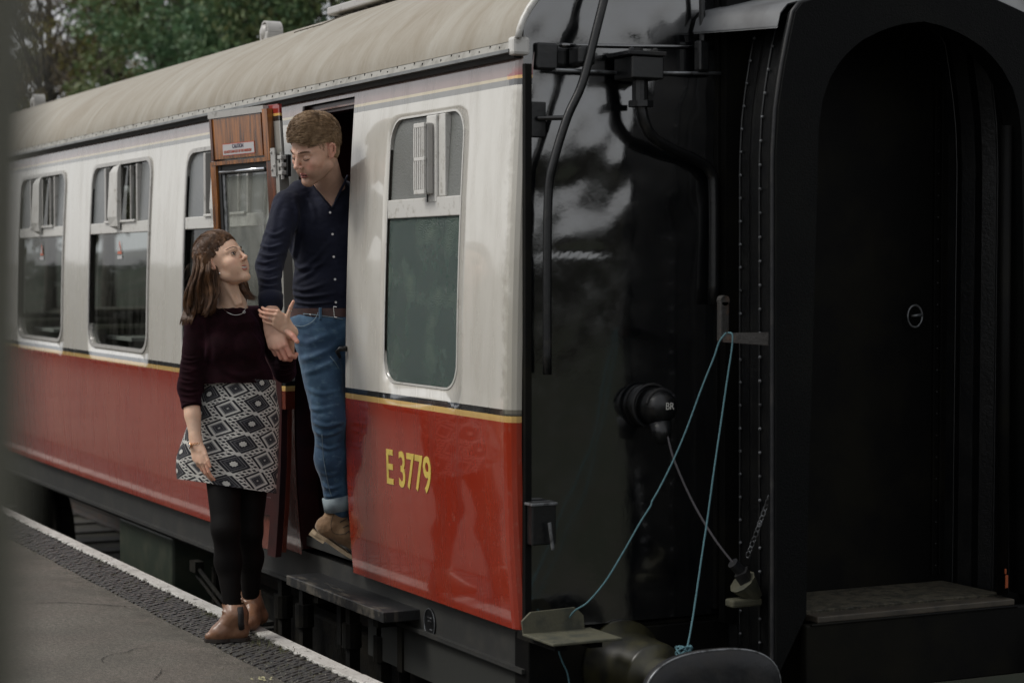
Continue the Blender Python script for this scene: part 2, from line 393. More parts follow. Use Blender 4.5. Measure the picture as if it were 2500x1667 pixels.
# windows
def ring(mb, x0, x1, z0, z1, r, wd, y0, y1):
    A = rrect(x0-wd, x1+wd, z0-wd, z1+wd, r+wd); B = rrect(x0, x1, z0, z1, r); n = len(A)
    V = [(p[0], sy(p[1])+y0, p[1]) for p in B]+[(p[0], sy(p[1])+y0, p[1]) for p in A]+[(p[0], sy(p[1])+y1, p[1]) for p in A]+[(p[0], sy(p[1])+y1, p[1]) for p in B]
    F = []
    for q in range(4):
        for i in range(n):
            j = (i+1) % n; a, b_ = q*n, ((q+1) % 4)*n; F.append((a+i, a+j, b_+j, b_+i))
    mb.add(V, F)
def pane(mb, x0, x1, z0, z1, y, r=0, top=True):
    nz = 5; zs = np.linspace(z0, z1, 8)
    if r: # round two corners
        P = rrect(x0, x1, z0, z1, r, 12); P = np.array([(max(x0, min(x1, p[0])), p[1]) for p in P])
    V = []; F = []
    for z in zs: V += [(x0, sy(z)+y, z), (x1, sy(z)+y, z)]
    for i in range(7): F.append((2*i, 2*i+1, 2*i+3, 2*i+2))
    mb.add(V, F)
def tri_sticker(cx, cz, parent):
    s = .046; y = sy(cz)+.0155
    V = [(cx-s, y, cz-s*.85), (cx+s, y, cz-s*.85), (cx, y, cz+s*.95)]
    o = mesh_obj('warning_sticker', V, [(0, 1, 2)], mat_sticker, parent)
    s2 = .60*s; V = [(cx-s2, y-.002, cz-s2*.80), (cx+s2, y-.002, cz-s2*.80), (cx, y-.002, cz+s2*.82)]
    mesh_obj('sticker_face', V, [(0, 1, 2)], M['label'], o)
    mesh_obj('sticker_strip', [(cx-.05, y, cz-.068), (cx+.05, y, cz-.068), (cx+.05, y, cz-.048), (cx-.05, y, cz-.048)], [(0, 1, 2, 3)], M['label'], o)
mat_sticker = mat('orange_red_sticker', (.50, .11, .05), .4)
for k, (xa, xb_) in enumerate(wins):
    f = MB(); ring(f, xa, xb_, ZW0, ZW1, .10, .022, -.007, .034)
    fo = f.build('window', M['grey_paint'], CAR, False)
    w_ = xb_-xa; X_ = lambda t: xa+w_*t
    tb = MB(); tb.box2((xa+.001, sy(1.8)-.004, ZT0), (xb_-.001, sy(1.8)+.03, ZT1), .004); tb.build('transom', M['white_trim'], fo)
    g = MB(); pane(g, xa, xb_, ZW0, ZT0, .022); g.build('pane', M['glass'], fo)
    for a_, b_, yy, mt in ((.0, .27, .012, 'glass_up'), (.46, .80, .026, 'glass' if k else 'glass_up'), (.81, 1.0, .012, 'glass_up')):  # behind the open door the middle pane gets the painted sky grey too
        g = MB(); pane(g, X_(a_), X_(b_), ZT1, ZW1, yy); g.build('pane', M[mt], fo)
    for t_, ww, dy in ((.265, .034, -.012), (.455, .02, .015), (.80, .024, -.010), (.64, .016, .010)):
        g = MB(); g.box2((X_(t_)-ww/2, sy(2.0)+dy, ZT1+.002), (X_(t_)+ww/2, sy(2.0)+.034, ZW1-.012), .003); g.build('glazing_bar', M['grey_paint'], fo)
    g = MB()                        # curved wind deflector standing off the middle of the window
    zs = [ZT1-.045, ZT1-.025, ZT1+.03, ZW1-.05, ZW1-.015, ZW1]
    ex = [0, .045, .062, .062, .04, 0]
    for (z_, e_), (z2, e2) in zip(zip(zs, ex), list(zip(zs, ex))[1:]):
        x0_ = X_(.47)
        V = [(x0_, sy(z_), z_), (x0_-.0, sy(z_)-e_, z_), (x0_, sy(z2)-e2, z2), (x0_, sy(z2), z2)]
        V2 = [(v[0]+.10-abs(v[1])*0, v[1], v[2]) for v in V]
        V2 = [(x0_+.11, v[1]*.35, v[2]) for v in V]
        g.add(V+V2, [(0, 1, 2, 3), (1, 5, 6, 2), (4, 7, 6, 5)])
    g.build('wind_deflector', M['white_trim'], fo)
    g = MB(); g.box2((X_(.28), sy(1.83)-.018, ZT1-.004), (X_(.80), sy(1.83)+.01, ZT1+.010), .003); g.build('window_sill', M['white_trim'], fo)
    if k in (1, 2): tri_sticker(X_(.48), 1.672, fo)
# tables, seats and things inside seen through the glass
st = MB()
for k in range(6):
    xs = -3.15-1.93*k
    st.box2((xs-.30, .25, .31), (xs+.30, 1.05, 1.16), .05); st.box2((xs-.30, 1.6, .31), (xs+.30, 2.5, 1.16), .05)
st.split('seat', M['seat_in'], CAR)
st = MB()
for k in range(6): st.box2((-4.12-1.93*k-.02, .16, 1.10), (-4.12-1.93*k+.55, .72, 1.125), .004)
st.split('table', M['white_trim'], CAR)
st = MB()                            # windows on the far side of the saloon
for k in range(5): st.box2((wins[k][0]+.1, 2.652, 1.15), (wins[k][1]-.1, 2.658, 1.75))
far_glass = mat('far_side_glass', (.12, .14, .14), .2); st.split('far_window', far_glass, CAR)

# lavatory window
xa, xb_ = LAV; f = MB(); ring(f, xa, xb_, ZW0, ZW1, .10, .008, -.003, .034); lav = f.build('window', M['white_trim'], CAR); lav['label'] = 'frosted lavatory window with a slotted vent'
tb = MB(); tb.box2((xa+.001, sy(1.8)-.003, ZT0), (xb_-.001, sy(1.8)+.03, ZT1+.012), .004); tb.build('transom', M['white_trim'], lav)
g = MB(); pane(g, xa, xb_, ZW0, ZT0, .010); g.build('pane', M['frost_low'], lav)['label'] = 'dark green frosted lower pane'
g = MB(); pane(g, xa, xb_, ZT1, ZW1, .012); g.build('pane', M['frost_up'], lav)['label'] = 'pale frosted upper pane'
XC1 = W(1045, 400, -.012)[0]; XC0 = XC1-.105; yv = sy(2.0); XB = W(1068, 400, -.01)[0]
g = MB(); g.box2((XC0+.03, yv-.016, 1.812), (XC1+.022, yv+.01, 2.160), .006); g.build('vent_backplate', M['white_trim'], lav)
g = MB(); g.box2((XC1+.024, yv-.006, ZT1+.014), (XB, yv+.030, ZW1-.004), .004); g.build('glazing_bar', M['white_trim'], lav)
g = MB(); g.box2((XC0, yv-.046, 1.846), (XC1, yv-.017, 2.128), .006); g.build('vent_casing', M['grey_paint'], lav)
g = MB(); g.box2((XC0+.006, yv-.0475, 1.860), (XC1-.010, yv-.0465, 2.116)); g.build('vent_recess', M['dark_in'], lav)
gz_ = MB(); zb_ = ((1.846, 1.864), (1.978, 1.993), (2.110, 2.128))
for za, zb in zb_: gz_.box2((XC0, yv-.058, za), (XC1-.002, yv-.048, zb), .002)
for i in range(6):
    x_ = XC0+.0045+i*.0178; ww = .0048 if 0 < i < 5 else .0055
    for za, zb in ((1.864, 1.978), (1.993, 2.110)): gz_.box2((x_-ww, yv-.058, za+.0002), (x_+ww, yv-.048, zb-.0002))
gz_.split('vent_slat', M['white_trim'], lav)
g = MB(); g.tube([(XC0+.05, yv-.020, 1.846), (XC0+.05, yv-.020, 1.815)], .003, 6); g.build('vent_cord', M['black2'], lav)

# number on the red panel
def text_mesh(body, size, origin, ex, ez, matl, parent, name, bold=0.0, xs=1.0, space=1.0):
    cu = bpy.data.curves.new('t', 'FONT'); cu.body = body; cu.size = size; cu.extrude = .0008; cu.offset = bold; cu.space_character = space
    o = bpy.data.objects.new('t', cu); COL.objects.link(o); dg = bpy.context.evaluated_depsgraph_get()
    me = bpy.data.meshes.new_from_object(o.evaluated_get(dg)); bpy.data.objects.remove(o)
    ex = np.array(ex, float); ez = np.array(ez, float); nn = np.cross(ex, ez); V = [np.array(origin)+ex*v.co.x*xs+ez*v.co.y+nn*v.co.z for v in me.vertices]
    F = [tuple(p.vertices) for p in me.polygons]; bpy.data.meshes.remove(me)
    return mesh_obj(name, V, F, matl, parent)
a_ = DY(895, 1107, .02)
ztxt = a_[2]
pr = text_mesh('E 3779', .205, (a_[0], sy(ztxt)-.0015, ztxt), (1, 0, 0), (0, (sy(ztxt+.15)-sy(ztxt))/.15, 1), M['yellow'], CAR, 'carriage_number', .003, .80, 1.02)

# ------------------------------------------------------------------ roof, gutter
rf = MB(); xs = np.linspace(-12.6, .03, 60); ts = np.linspace(0, math.pi, 40)
def rp(t, off=0): return (1.37-(1.345+off)*math.cos(t), 2.385+(.58+off)*abs(math.sin(t))**1.2)
V = [(x, *rp(t)) for x in xs for t in ts]; n = len(ts)
rf.add(V, [(i*n+j, (i+1)*n+j, (i+1)*n+j+1, i*n+j+1) for i in range(len(xs)-1) for j in range(n-1)])
rf.build('roof', M['roof'], CAR, True)
rr = MB()                            # thick rim at the roof end
pth = [np.array((.028, *rp(t, .004))) for t in np.linspace(.02, math.pi-.02, 40)]
rr.tube(pth, .014, 6); rr.build('roof_rim', M['white_trim'], CAR, True)
roofseam = MB()
for xx in (-2.9, -5.8, -8.7):
    roofseam.tube([np.array((xx, *rp(t, .001))) for t in np.linspace(.05, 3.0, 30)], .004, 5)

def extr(mb, prof, x0, x1, nx=1):
    mb.prism([(x0, y, z) for y, z in prof], (x1-x0, 0, 0))
g = MB(); extr(g, [(.015, 2.356), (.030, 2.392), (.060, 2.400), (.060, 2.350)], -12.6, .012); g.build('gutter', mat('gutter_paint', (.29, .28, .25), .55, col2=(.15, .14, .115), ns=14, st=(1, 1, 1), lo=.48, hi=.72, bp=.3, bs=40, bd=.004), CAR)
g = MB(); extr(g, [(.000, 2.341), (.002, 2.354), (.060, 2.356), (.060, 2.341)], -12.6, -.012); g.build('gutter_lip', mat('gutter_lip_grey', (.13, .135, .13), .4, col2=(.04, .04, .04), ns=10, lo=.45, hi=.75), CAR)
g = MB(); extr(g, [(.030, 2.322), (.022, 2.341), (.060, 2.341), (.060, 2.322)], -12.6, -.02); g.build('gutter_shadow_strip', M['rubber'], CAR)  # black strip modelled in place of the shadow under the gutter
g = MB(); g.box2((-.03, .005, 2.33), (.022, .075, 2.398), .012); g.build('gutter_end_cap', M['white_trim'], CAR)
g = MB(); r_ = random.Random(3)
for i in range(140):
    x = -.12-i*.088
    z = 2.378 if i % 2 else 2.368
    g.box((x+r_.uniform(-.005, .005), .015+(z-2.356)*.42-.001, z), (.0045, .003, .006+r_.random()*.007))
tag(g.build('gutter_rivets', M['rubber'], CAR), kind='stuff')
g = MB()                             # flaking paint under the gutter above the door
for i in range(60):
    x = r_.uniform(-2.3, -1.62); g.box((x, sy(2.31)-.0015, 2.318-r_.random()*.010), (.012+r_.random()*.02, .002, .004+r_.random()*.012))

def ventilator(px, py, Y):
    p = DY(px, py, Y); mb = MB(); r = .066
    x0 = p[0]; y0 = p[1]; z0 = p[2]
    # hooped cowl
    V = []; nk = 14
    for s_ in (-1, 1):
        for rr_ in (r, r*.86):
            for k in range(nk+1):
                a = math.pi*k/nk; V.append((x0+math.cos(a)*rr_, y0+s_*.045, z0+math.sin(a)*rr_))
    m_ = nk+1; F = []
    for k in range(nk):
        F += [(k, k+1, 2*m_+k+1, 2*m_+k), (m_+k, m_+k+1, k+1, k), (2*m_+k, 2*m_+k+1, 3*m_+k+1, 3*m_+k), (3*m_+k, 3*m_+k+1, m_+k+1, m_+k)]
    mb.add(V, F); mb.box2((x0-r, y0-.05, z0-.06), (x0+r, y0+.05, z0+.004), .01)
    v = mb.build('ventilator', M['grey_paint'], CAR, False)
    mb = MB(); mb.sphere((x0-.012, y0-.03, z0), (.05, .035, .05), 14, 10); mb.build('ventilator_dome', M['grey_paint'], v, True)
ventilator(624, 76, .66); ventilator(87, 236, .62); ventilator(1.2, 262, .62)
# flat hatch on the roof
p0, p1 = DY(783, 33, .70), DY(960, -12, .75)
g = MB(); g.box2((p0[0], .62, p0[2]-.012), (p0[0]+.95, 1.1, p0[2]+.030), .008); hatch = g.build('roof_hatch', M['grey_paint'], CAR)
g = MB(); tt = .66
Yh, Zh = rp(.78)
pts = []
for i in range(14): pts.append(np.array(((p0[0]+.02+.06*i/2), *rp(.80+.008*(i % 3), .0015))))
g.tube(pts, .004, 5); pts2 = [np.array((p0[0]+.40, *rp(t, .0015))) for t in np.linspace(.80, .95, 6)]; g.tube(pts2, .0035, 5)
g.build('roof_patch_seam', mat('seam_dirt', (.09, .08, .06), .9), CAR)
g = MB()
for i in range(26):
    x = p0[0]+.02+i*.034+r_.uniform(-.01, .01); t = 1.02+r_.uniform(-.02, .02); y_, z_ = rp(t, .002)
    g.tube([(x, y_, z_), (x+.02, y_+.012*r_.uniform(-1, 1), z_+.004), (x+.045, y_+.01*r_.uniform(-1, 1), z_)], .0025, 4)
tag(g.build('hatch_sealant', mat('seam_dirt2', (.10, .09, .07), .9), CAR), kind='stuff')

# ------------------------------------------------------------------ open door
PH = rad(8); HX, HY = W(722, 500, 0)[0], -.022
ee = np.array([-math.cos(PH), -math.sin(PH), 0]); nn_ = np.array([math.sin(PH), -math.cos(PH), 0])
def dp(u, t, z): return np.array([HX, HY, 0])+ee*u+nn_*(t+sy(z))+np.array([0, 0, z])
def dbox(mb, u0, u1, z0, z1, t0, t1, seg=None):
    seg = seg or max(1, int((z1-z0)/.2)); zs = np.linspace(z0, z1, seg+1); V = []
    for z in zs: V += [dp(u0, t0, z), dp(u1, t0, z), dp(u1, t1, z), dp(u0, t1, z)]
    F = [(0, 1, 2, 3)]+[(4*seg+3, 4*seg+2, 4*seg+1, 4*seg)]
    for i in range(seg):
        for k in range(4): F.append((4*i+k, 4*i+4+k, 4*i+4+(k+1) % 4, 4*i+(k+1) % 4))
    mb.add(V, F)
DW = .665
g = MB(); dbox(g, 0.0, DW, .235, 1.28, 0, .02); dbox(g, 0.0, .10, 1.28, 2.305, 0, .02); dbox(g, DW-.075, DW, 1.28, 2.305, 0, .02); dbox(g, .10, DW-.075, 2.06, 2.305, 0, .02)
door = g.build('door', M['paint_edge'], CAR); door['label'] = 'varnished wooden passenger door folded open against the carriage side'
g = MB(); dbox(g, .005, .085, 1.06, 2.045, .021, .052); g.build('hinge_stile', M['wood_dark'], door)
g = MB(); dbox(g, .005, .085, .215, 1.058, .021, .052); g.build('lower_stile', M['maroon_in'], door)
g = MB(); dbox(g, .035, .085, 2.046, 2.285, .021, .060); g.build('hinge_stile', M['wood'], door)
g = MB(); dbox(g, DW-.055, DW, 1.06, 2.06, .021, .052); g.build('lock_stile', M['wood'], door)
g = MB(); dbox(g, DW-.055, DW, .235, 1.058, .021, .052); g.build('lower_stile', M['maroon_in'], door)
g = MB(); dbox(g, .13, DW-.035, 2.075, 2.27, .021, .044); pnl = g.build('top_panel', M['wood'], door)
g = MB(); dbox(g, DW-.034, DW-.012, 2.066, 2.27, .021, .050); g.build('panel_bead', M['wood_dark'], door)
g = MB(); dbox(g, .088, .128, 2.066, 2.28, .021, .034); g.build('panel_bead', M['wood_dark'], door)
g = MB(); dbox(g, .09, DW, 2.272, 2.303, .021, .050); g.build('top_strip', M['grey_paint'], door)
g = MB(); dbox(g, .088, DW-.012, 2.046, 2.064, .021, .056); g.build('ledge', M['wood'], door)
g = MB(); dbox(g, .088, .105, 1.28, 2.045, .021, .040); dbox(g, DW-.085, DW-.056, 1.28, 2.045, .021, .040); dbox(g, .106, DW-.086, 2.0, 2.045, .021, .036); g.build('sash_channel', M['rubber'], door)
g = MB(); g.tube([dp(.11, .050, 2.012), dp(DW-.10, .050, 2.012)], .0085, 10); g.build('sash_handrail', M['chrome'], door, True)
g = MB(); dbox(g, .106, .120, 1.28, 1.999, .022, .034); dbox(g, DW-.112, DW-.086, 1.28, 1.999, .022, .034); g.build('sash_frame', M['silver'], door)
g = MB(); dbox(g, .121, DW-.113, 1.28, 1.99, .024, .028); g.build('door_pane', M['glass_clear'], door)
g = MB(); dbox(g, .088, DW-.056, .40, 1.27, .021, .034); g.build('lower_lining', M['maroon_in'], door)
g = MB(); dbox(g, .088, DW-.056, .40, .48, .035, .050); dbox(g, .088, DW-.056, 1.19, 1.275, .035, .050); g.build('door_rail', M['maroon_in'], door)
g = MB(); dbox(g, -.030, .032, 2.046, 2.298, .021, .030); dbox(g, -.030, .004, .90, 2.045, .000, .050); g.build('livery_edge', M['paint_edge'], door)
# hinge with knuckles
g = MB(); zc = DY(665, 375, -.05)[2]
dbox(g, -.012, .030, zc-.06, zc+.07, .051, .058); hg = g.build('hinge', M['grey_paint'], door)
g = MB()
for k in range(3):
    zz = zc-.045+k*.035; p = dp(-.045, .040, zz); g.box(p, (.05, .028, .020), None, .004)
for k, q in enumerate(((.018, -.03), (.018, .05), (-.002, -.01))): g.sphere(dp(q[0], .059, zc+q[1]), .007, 8, 6)
g.tube([dp(-.055, .045, zc-.075), dp(-.055, .045, zc+.05)], .009, 8); g.build('hinge_knuckle', M['grey_paint'], hg)
g = MB(); g.box(dp(-.05, .02, zc-.012), (.07, .02, .10), None, .003); g.build('hinge_plate', M['black2'], hg)
# caution label
lb = MB(); ul, ur = .325+.21, .325-.075
ul = .535; ur = .205; zl0, zl1 = 2.088, 2.146
dbox(lb, ur, ul, zl0, zl1, .0445, .0460, 1); cl = lb.build('caution_label', M['label_red'], pnl) if False else lb.build('caution_label', M['label_red'], door)
lb = MB(); dbox(lb, ur+.004, ul-.004, zl0+.004, zl1-.004, .0460, .0468, 1); lb.build('label_face', M['label'], cl)
ezd = np.array([0, 0, 1.0])
text_mesh('CAUTION', .026, dp(ul-.105, .0480, zl0+.034), -ee, ezd, M['label_dark'], cl, 'label_text', .0006, .95, 1.05)
text_mesh('DO NOT LEAN OUT OF THE WINDOW', .0185, dp(ul-.016, .0480, zl0+.012), -ee, ezd, M['label_red'], cl, 'label_text', .0003, .86)
# door catch on the body
p = DY(789, 800, -.0); g = MB(); g.tube([(XD1+.012, .0, p[2]), (XD1+.012, -.028, p[2]), (XD1-.006, -.036, p[2]-.012), (XD1-.012, -.02, p[2]-.04)], [.012, .012, .010, .007], 10)
g.build('door_catch', M['black2'], CAR, True)
# ------------------------------------------------------------------ underframe
g = MB(); g.box2((-12.6, .085, .055), (-.03, .14, Z0)); g.box2((-12.6, .065, .045), (-.03, .14, .062)); g.build('solebar', M['solebar'], CAR)
g = MB(); g.box2((-12.6, .14, .0), (-.03, 2.6, .20)); g.build('underframe', M['under'], CAR)
fa, fb = DY(657, 1318, -.08), DY(880, 1408, -.08)
m, nt, b = node_mat('worn_black_footboard'); M['foot'] = m
ff = ramp(nt, noise_n(nt, 8, (1.3, 4, 1), 6), [(.50, 0), (.60, 1)])
px_ = N(nt, 'ShaderNodeNewGeometry').outputs['Position']; sx_ = N(nt, 'ShaderNodeSeparateXYZ'); nt.links.new(px_, sx_.inputs[0])
ed = ramp(nt, math_n(nt, 'MULTIPLY_ADD', sx_.outputs[1], -7.0, .55), [(.45, 0), (.9, 1)])
nt.links.new(mixc(nt, math_n(nt, 'MULTIPLY', ff, ed), (.010, .0105, .011), (.075, .066, .052)), b.inputs['Base Color']); b.inputs['Roughness'].default_value = .5
bump(nt, b, noise_n(nt, 30, (1, 3, 1)), .5, .006)
zf = (fa[2]+fb[2])/2
g = MB(); g.box2((fa[0], -.08, zf-.045), (fb[0], .20, zf), .004); g.build('footboard', M['foot'], CAR)
g = MB()
for xx in (fa[0]+.2, fb[0]-.25): g.box2((xx, -.02, zf-.10), (xx+.05, .14, zf-.047)); g.box2((xx, .09, zf-.3), (xx+.05, .14, zf-.10))
g.split('footboard_bracket', M['under'], CAR)
# bogies
def bogie(cx):
    g = MB(); g.box2((cx-1.55, .30, -.42), (cx+1.55, .40, -.16), .02); g.box2((cx-.5, .24, -.55), (cx+.5, .32, -.40), .02)
    bo = g.build('bogie', M['under'], CAR)
    for dx in (-1.3, 1.3):
        w_ = MB()
        w_.tube([(cx+dx, .53, -.60), (cx+dx, .56, -.60), (cx+dx, .562, -.60), (cx+dx, .68, -.60)], [.46, .46, .43, .43], 36)
        w_.build('wheel', M['under'], bo)
        w_ = MB(); w_.box2((cx+dx-.13, .18, -.72), (cx+dx+.13, .42, -.44), .03); w_.build('axle_box', M['under'], bo)
        w_ = MB()
        for k in range(5): w_.box2((cx+dx-.48+.06*k, .22, -.40+.022*k), (cx+dx+.48-.06*k, .30, -.382+.022*k))
        w_.build('leaf_spring', M['solebar'], bo)
        for s_ in (-.5, .5):
            w_ = MB(); w_.tube([(cx+dx+s_, .23, -.74), (cx+dx+s_, .23, -.1)], .026, 10); w_.build('spring_hanger', M['under'], bo)
for cx in (-2.3, -10.6): bogie(cx)
g = MB()
for x_ in (DY(652, 1440, .12)[0], DY(700, 1440, .12)[0], DY(808, 1480, .12)[0], DY(880, 1500, .12)[0]):
    g.box2((x_-.025, .10, -.75), (x_+.025, .15, .05))
    g.tube([(x_-.0, .12, -.05), (x_, .12, -.16)], .045, 12)
g.split('brake_hanger', M['under'], CAR)
g = MB(); a1, b1 = DY(452, 1300, .10), DY(545, 1420, .10)
g.tube([a1, b1], .012, 8); g.tube([a1+np.array([0, 0, -.05]), b1+np.array([0, 0, -.05])], .009, 8); g.box(a1, (.1, .05, .06)); g.split('brake_rod', M['under'], CAR)
for (xa_, xb2, zb_) in ((-10.6, -9.3, -.62), (-5.8, -4.7, -.5)):
    g = MB(); g.box2((xa_, .16, zb_), (xb2, .6, .0), .02); bb = g.build('battery_box', mat('green_box_paint', (.022, .030, .020), .5, col2=(.04, .045, .03), ns=6), CAR)
g = MB(); pp = DY(994, 1410, .085)   # oval plate on the solebar
def ell(c, rx, rz, y, n=28, a0=0, a1=2*math.pi): return [np.array((c[0]+rx*math.cos(a), y, c[2]+rz*math.sin(a))) for a in np.linspace(a0, a1, n)]
zpl = .10; cpl = (pp[0]-.02, 0, zpl)
g = MB(); g.prism(ell(cpl, .055, .062, .080, 28)[:-1], (0, .02, 0)); opl = g.build('maker_plate', M['black2'], CAR)
g = MB(); g.tube(ell(cpl, .052, .060, .0785, 30), .0022, 5, cap=False); g.box((cpl[0], .079, zpl+.022), (.04, .002, .005)); g.box((cpl[0], .079, zpl+.008), (.03, .002, .005)); g.box((cpl[0]+.015, .079, zpl-.025), (.025, .002, .004)); g.build('plate_lettering', M['silver'], opl)
# lower gusset panel near end
g = MB(); g.box2((-1.6, .10, -.15), (-.05, .15, .05)); g.build('bogie_apron', mat('dusty_apron', (.016, .017, .014), .8, col2=(.035, .035, .03), ns=160, lo=.6, hi=.7), CAR)

# ------------------------------------------------------------------ end wall
prof = [(sy(z)+.05, z) for z in np.linspace(Z0, Z1, 12)]+[rp(t) for t in np.linspace(.04, math.pi-.04, 40)]+[(2.74-sy(z)-.05, z) for z in np.linspace(Z1, Z0, 12)]
# gridded so the sheet can carry dents
V = []; F = []
NY, NZ = 130, 150
def zmax(y):
    c_ = (1.37-y)/1.345
    return 2.385+.58*max(0.0, 1-c_*c_)**.60 if abs(c_) < 1 else 2.385
ys = np.linspace(.056, 2.684, NY)
for y in ys:
    zt = zmax(y)-.004
    for j in range(NZ):
        z = Z0+(zt-Z0)*j/(NZ-1)
        # buckled plate: a few real dents of some millimetres
        up_k = min(1, max(0, (z-1.55)/.35)); dd = .0045*noise.noise(Vector((y*2.3, z*1.7, 1.0)))+(.0014+.0064*up_k)*noise.noise(Vector((y*5, z*4.2, 4.0)))+(.0004+.0026*up_k)*noise.noise(Vector((y*13, z*10.0, 9.0)))-.004*math.exp(-((z-1.60-.02*math.sin(y*6))/.012)**2)*math.exp(-((y-.28)/.12)**2)
        V.append((dd, y, z))
for i in range(NY-1):
    for j in range(NZ-1): a = i*NZ+j; F.append((a, a+NZ, a+NZ+1, a+1))
mesh_obj('end_panel', V, F, M['black'], CAR, True)
def line3(mb, pts, X, r, n=8, sm=6): mb.tube(smooth_path([DX(px, py, x if False else X) for (px, py) in pts], sm) if len(pts) > 2 else [DX(*p, X) for p in pts], r, n)
g = MB(); line3(g, [(1290, 104), (1400, 106), (1520, 108), (1640, 110)], .004, .008); g.split('end_seam', M['black'], CAR, True)
g = MB(); g.tube(smooth_path([DX(1392, -20, .10), DX(1372, 60, .10), DX(1338, 190, .10), DX(1303, 270, .09), DX(1272, 370, .08), DX(1260, 440, .07), DX(1257, 600, .07), DX(1257, 860, .07)], 6), .0165, 12)
hr = g.build('end_handrail', M['black2'], CAR, True)
g = MB(); g.tube([DX(1236, 272, .02), DX(1298, 271, .085)], .009, 8); g.box(DX(1236, 275, .006), (.014, .06, .13), None, .004); g.split('handrail_bracket', M['black2'], hr)
g = MB(); g.tube([DX(1276, 161, .05), DX(1432, 168, .05)], .0065, 8); g.tube([DX(1515, 168, .05), DX(1655, 169, .05)], .0065, 8); g.split('conduit', M['silver'], CAR, True)
g = MB(); c_ = DX(1462, 158, .10)
g.box(c_+np.array([0, .01, 0]), (.14, .135, .085), None, .006); jb = g.build('junction_box', M['black2'], CAR)
g = MB(); g.box(c_+np.array([0, .0, .05]), (.17, .16, .016), None, .003)
for s_ in (-1, 1): g.sphere(c_+np.array([.05, .05*s_, .062]), .012, 8, 6)
g.tube([c_+np.array([.0, .0, .06]), c_+np.array([0, 0, .075])], .025, 8); g.build('box_lid', M['buffer'], jb)
g = MB(); g.tube([DX(1470, 185, .1), DX(1470, 235, .1)], .030, 12); g.tube([DX(1472, 232, .1), DX(1472, 246, .1)], .048, 8); g.build('cable_gland', M['black2'], jb)
g = MB(); g.tube(smooth_path([DX(1472, 240, .1), DX(1480, 280, .1), DX(1500, 315, .09), DX(1550, 345, .07), DX(1600, 368, .05), DX(1632, 395, .04), DX(1640, 450, .04), DX(1640, 700, .04)], 6), .021, 12); g.build('curved_conduit', M['black2'], CAR, True)
g = MB(); g.box(DX(1337, 130, .05), (.09, .07, .07), None, .012); g.box(DX(1256, 130, .01), (.02, .09, .1), None, .01); g.split('roof_corner_bracket', M['black2'], CAR)
g = MB(); g.tube([DX(1612, -20, .05), DX(1614, 150, .05)], .012, 8); g.box(DX(1612, 130, .05), (.04, .05, .12), None, .01); g.build('alarm_rod', M['black2'], CAR)
# step irons and vertical edge strips
for px_v in (1208, 1648):
    g = MB(); a1, b1 = DX(px_v, 300, 0), DX(px_v, 1400, 0); g.box2((-.004, a1[1]-.014, Z0+.02), (.022, a1[1]+.014, 2.30 if px_v < 1300 else 2.6), .003); g.build('corner_angle', M['black_matt'], CAR)
g = MB(); c_ = DX(1243, 1200, .04); g.box(c_, (.05, .10, .16), None, .006); ls = g.build('lamp_iron', M['black2'], CAR)
g = MB(); g.box(DX(1243, 1156, .045), (.06, .11, .010), None, .002); g.build('lamp_iron_cap', M['silver'], ls)
g = MB(); g.tube([DX(1262, 1200, .09), DX(1270, 1262, .09)], .007, 8); g.build('lamp_iron_pin', M['silver'], ls)

# electric jumper socket with lettering
c_ = DX(1525, 935, .14); g = MB(); k_ = np.array([1, 0, 0])
g.tube([c_-k_*.14, c_-k_*.09], .080, 28); g.tube([c_-k_*.088, c_-k_*.04, c_, c_+k_*.02], [.070, .068, .058, .042], 24)
sk = g.build('jumper_socket', M['black2'], CAR, True)
g = MB(); g.tube([c_+np.array([-.02, .065*math.cos(a), .065*math.sin(a)]) for a in np.linspace(.3, 3.0, 16)], .008, 6)
for a in (2.5, .65): g.sphere(c_+np.array([-.02, .064*math.cos(a), .064*math.sin(a)]), .010, 8, 6)
g.tube([c_+np.array([-.09, .081*math.cos(a), .081*math.sin(a)]) for a in np.linspace(0, 2*math.pi, 30)], .006, 6)
g.build('socket_rim', M['buffer'], sk, True)
text_mesh('BR', .038, c_+np.array([.0215, -.006, -.008]), (0, 1, 0), (0, 0, 1), M['white'], sk, 'socket_lettering', .0, .85)
g = MB(); g.tube([c_+np.array([-.02, -.004, -.06]), c_+np.array([-.0, -.002, -.135])], [.045, .026], 12); g.build('socket_cowl', M['black2'], sk, True)
g = MB(); g.tube(smooth_path([DX(1533, 1002, .16), DX(1550, 1060, .18), DX(1590, 1150, .22), DX(1640, 1235, .28), DX(1690, 1300, .33)], 6), .0045, 8)
jc = g.build('jumper_cable', mat('grey_cable', (.075, .07, .075), .55), CAR, True)
g = MB(); g.tube([DX(1683, 1292, .33), DX(1702, 1312, .33)], .022, 10); g.tube([DX(1702, 1312, .34), DX(1722, 1348, .34)], [.034, .028], 4); g.build('cable_plug', M['buffer'], jc)
g = MB(); g.tube([DX(1705, 1335, .33), DX(1735, 1372, .33)], [.055, .03], 10); g.box(DX(1708, 1382, .33), (.06, .13, .03), None, .008); g.build('plug_holder', M['mossy'], jc)
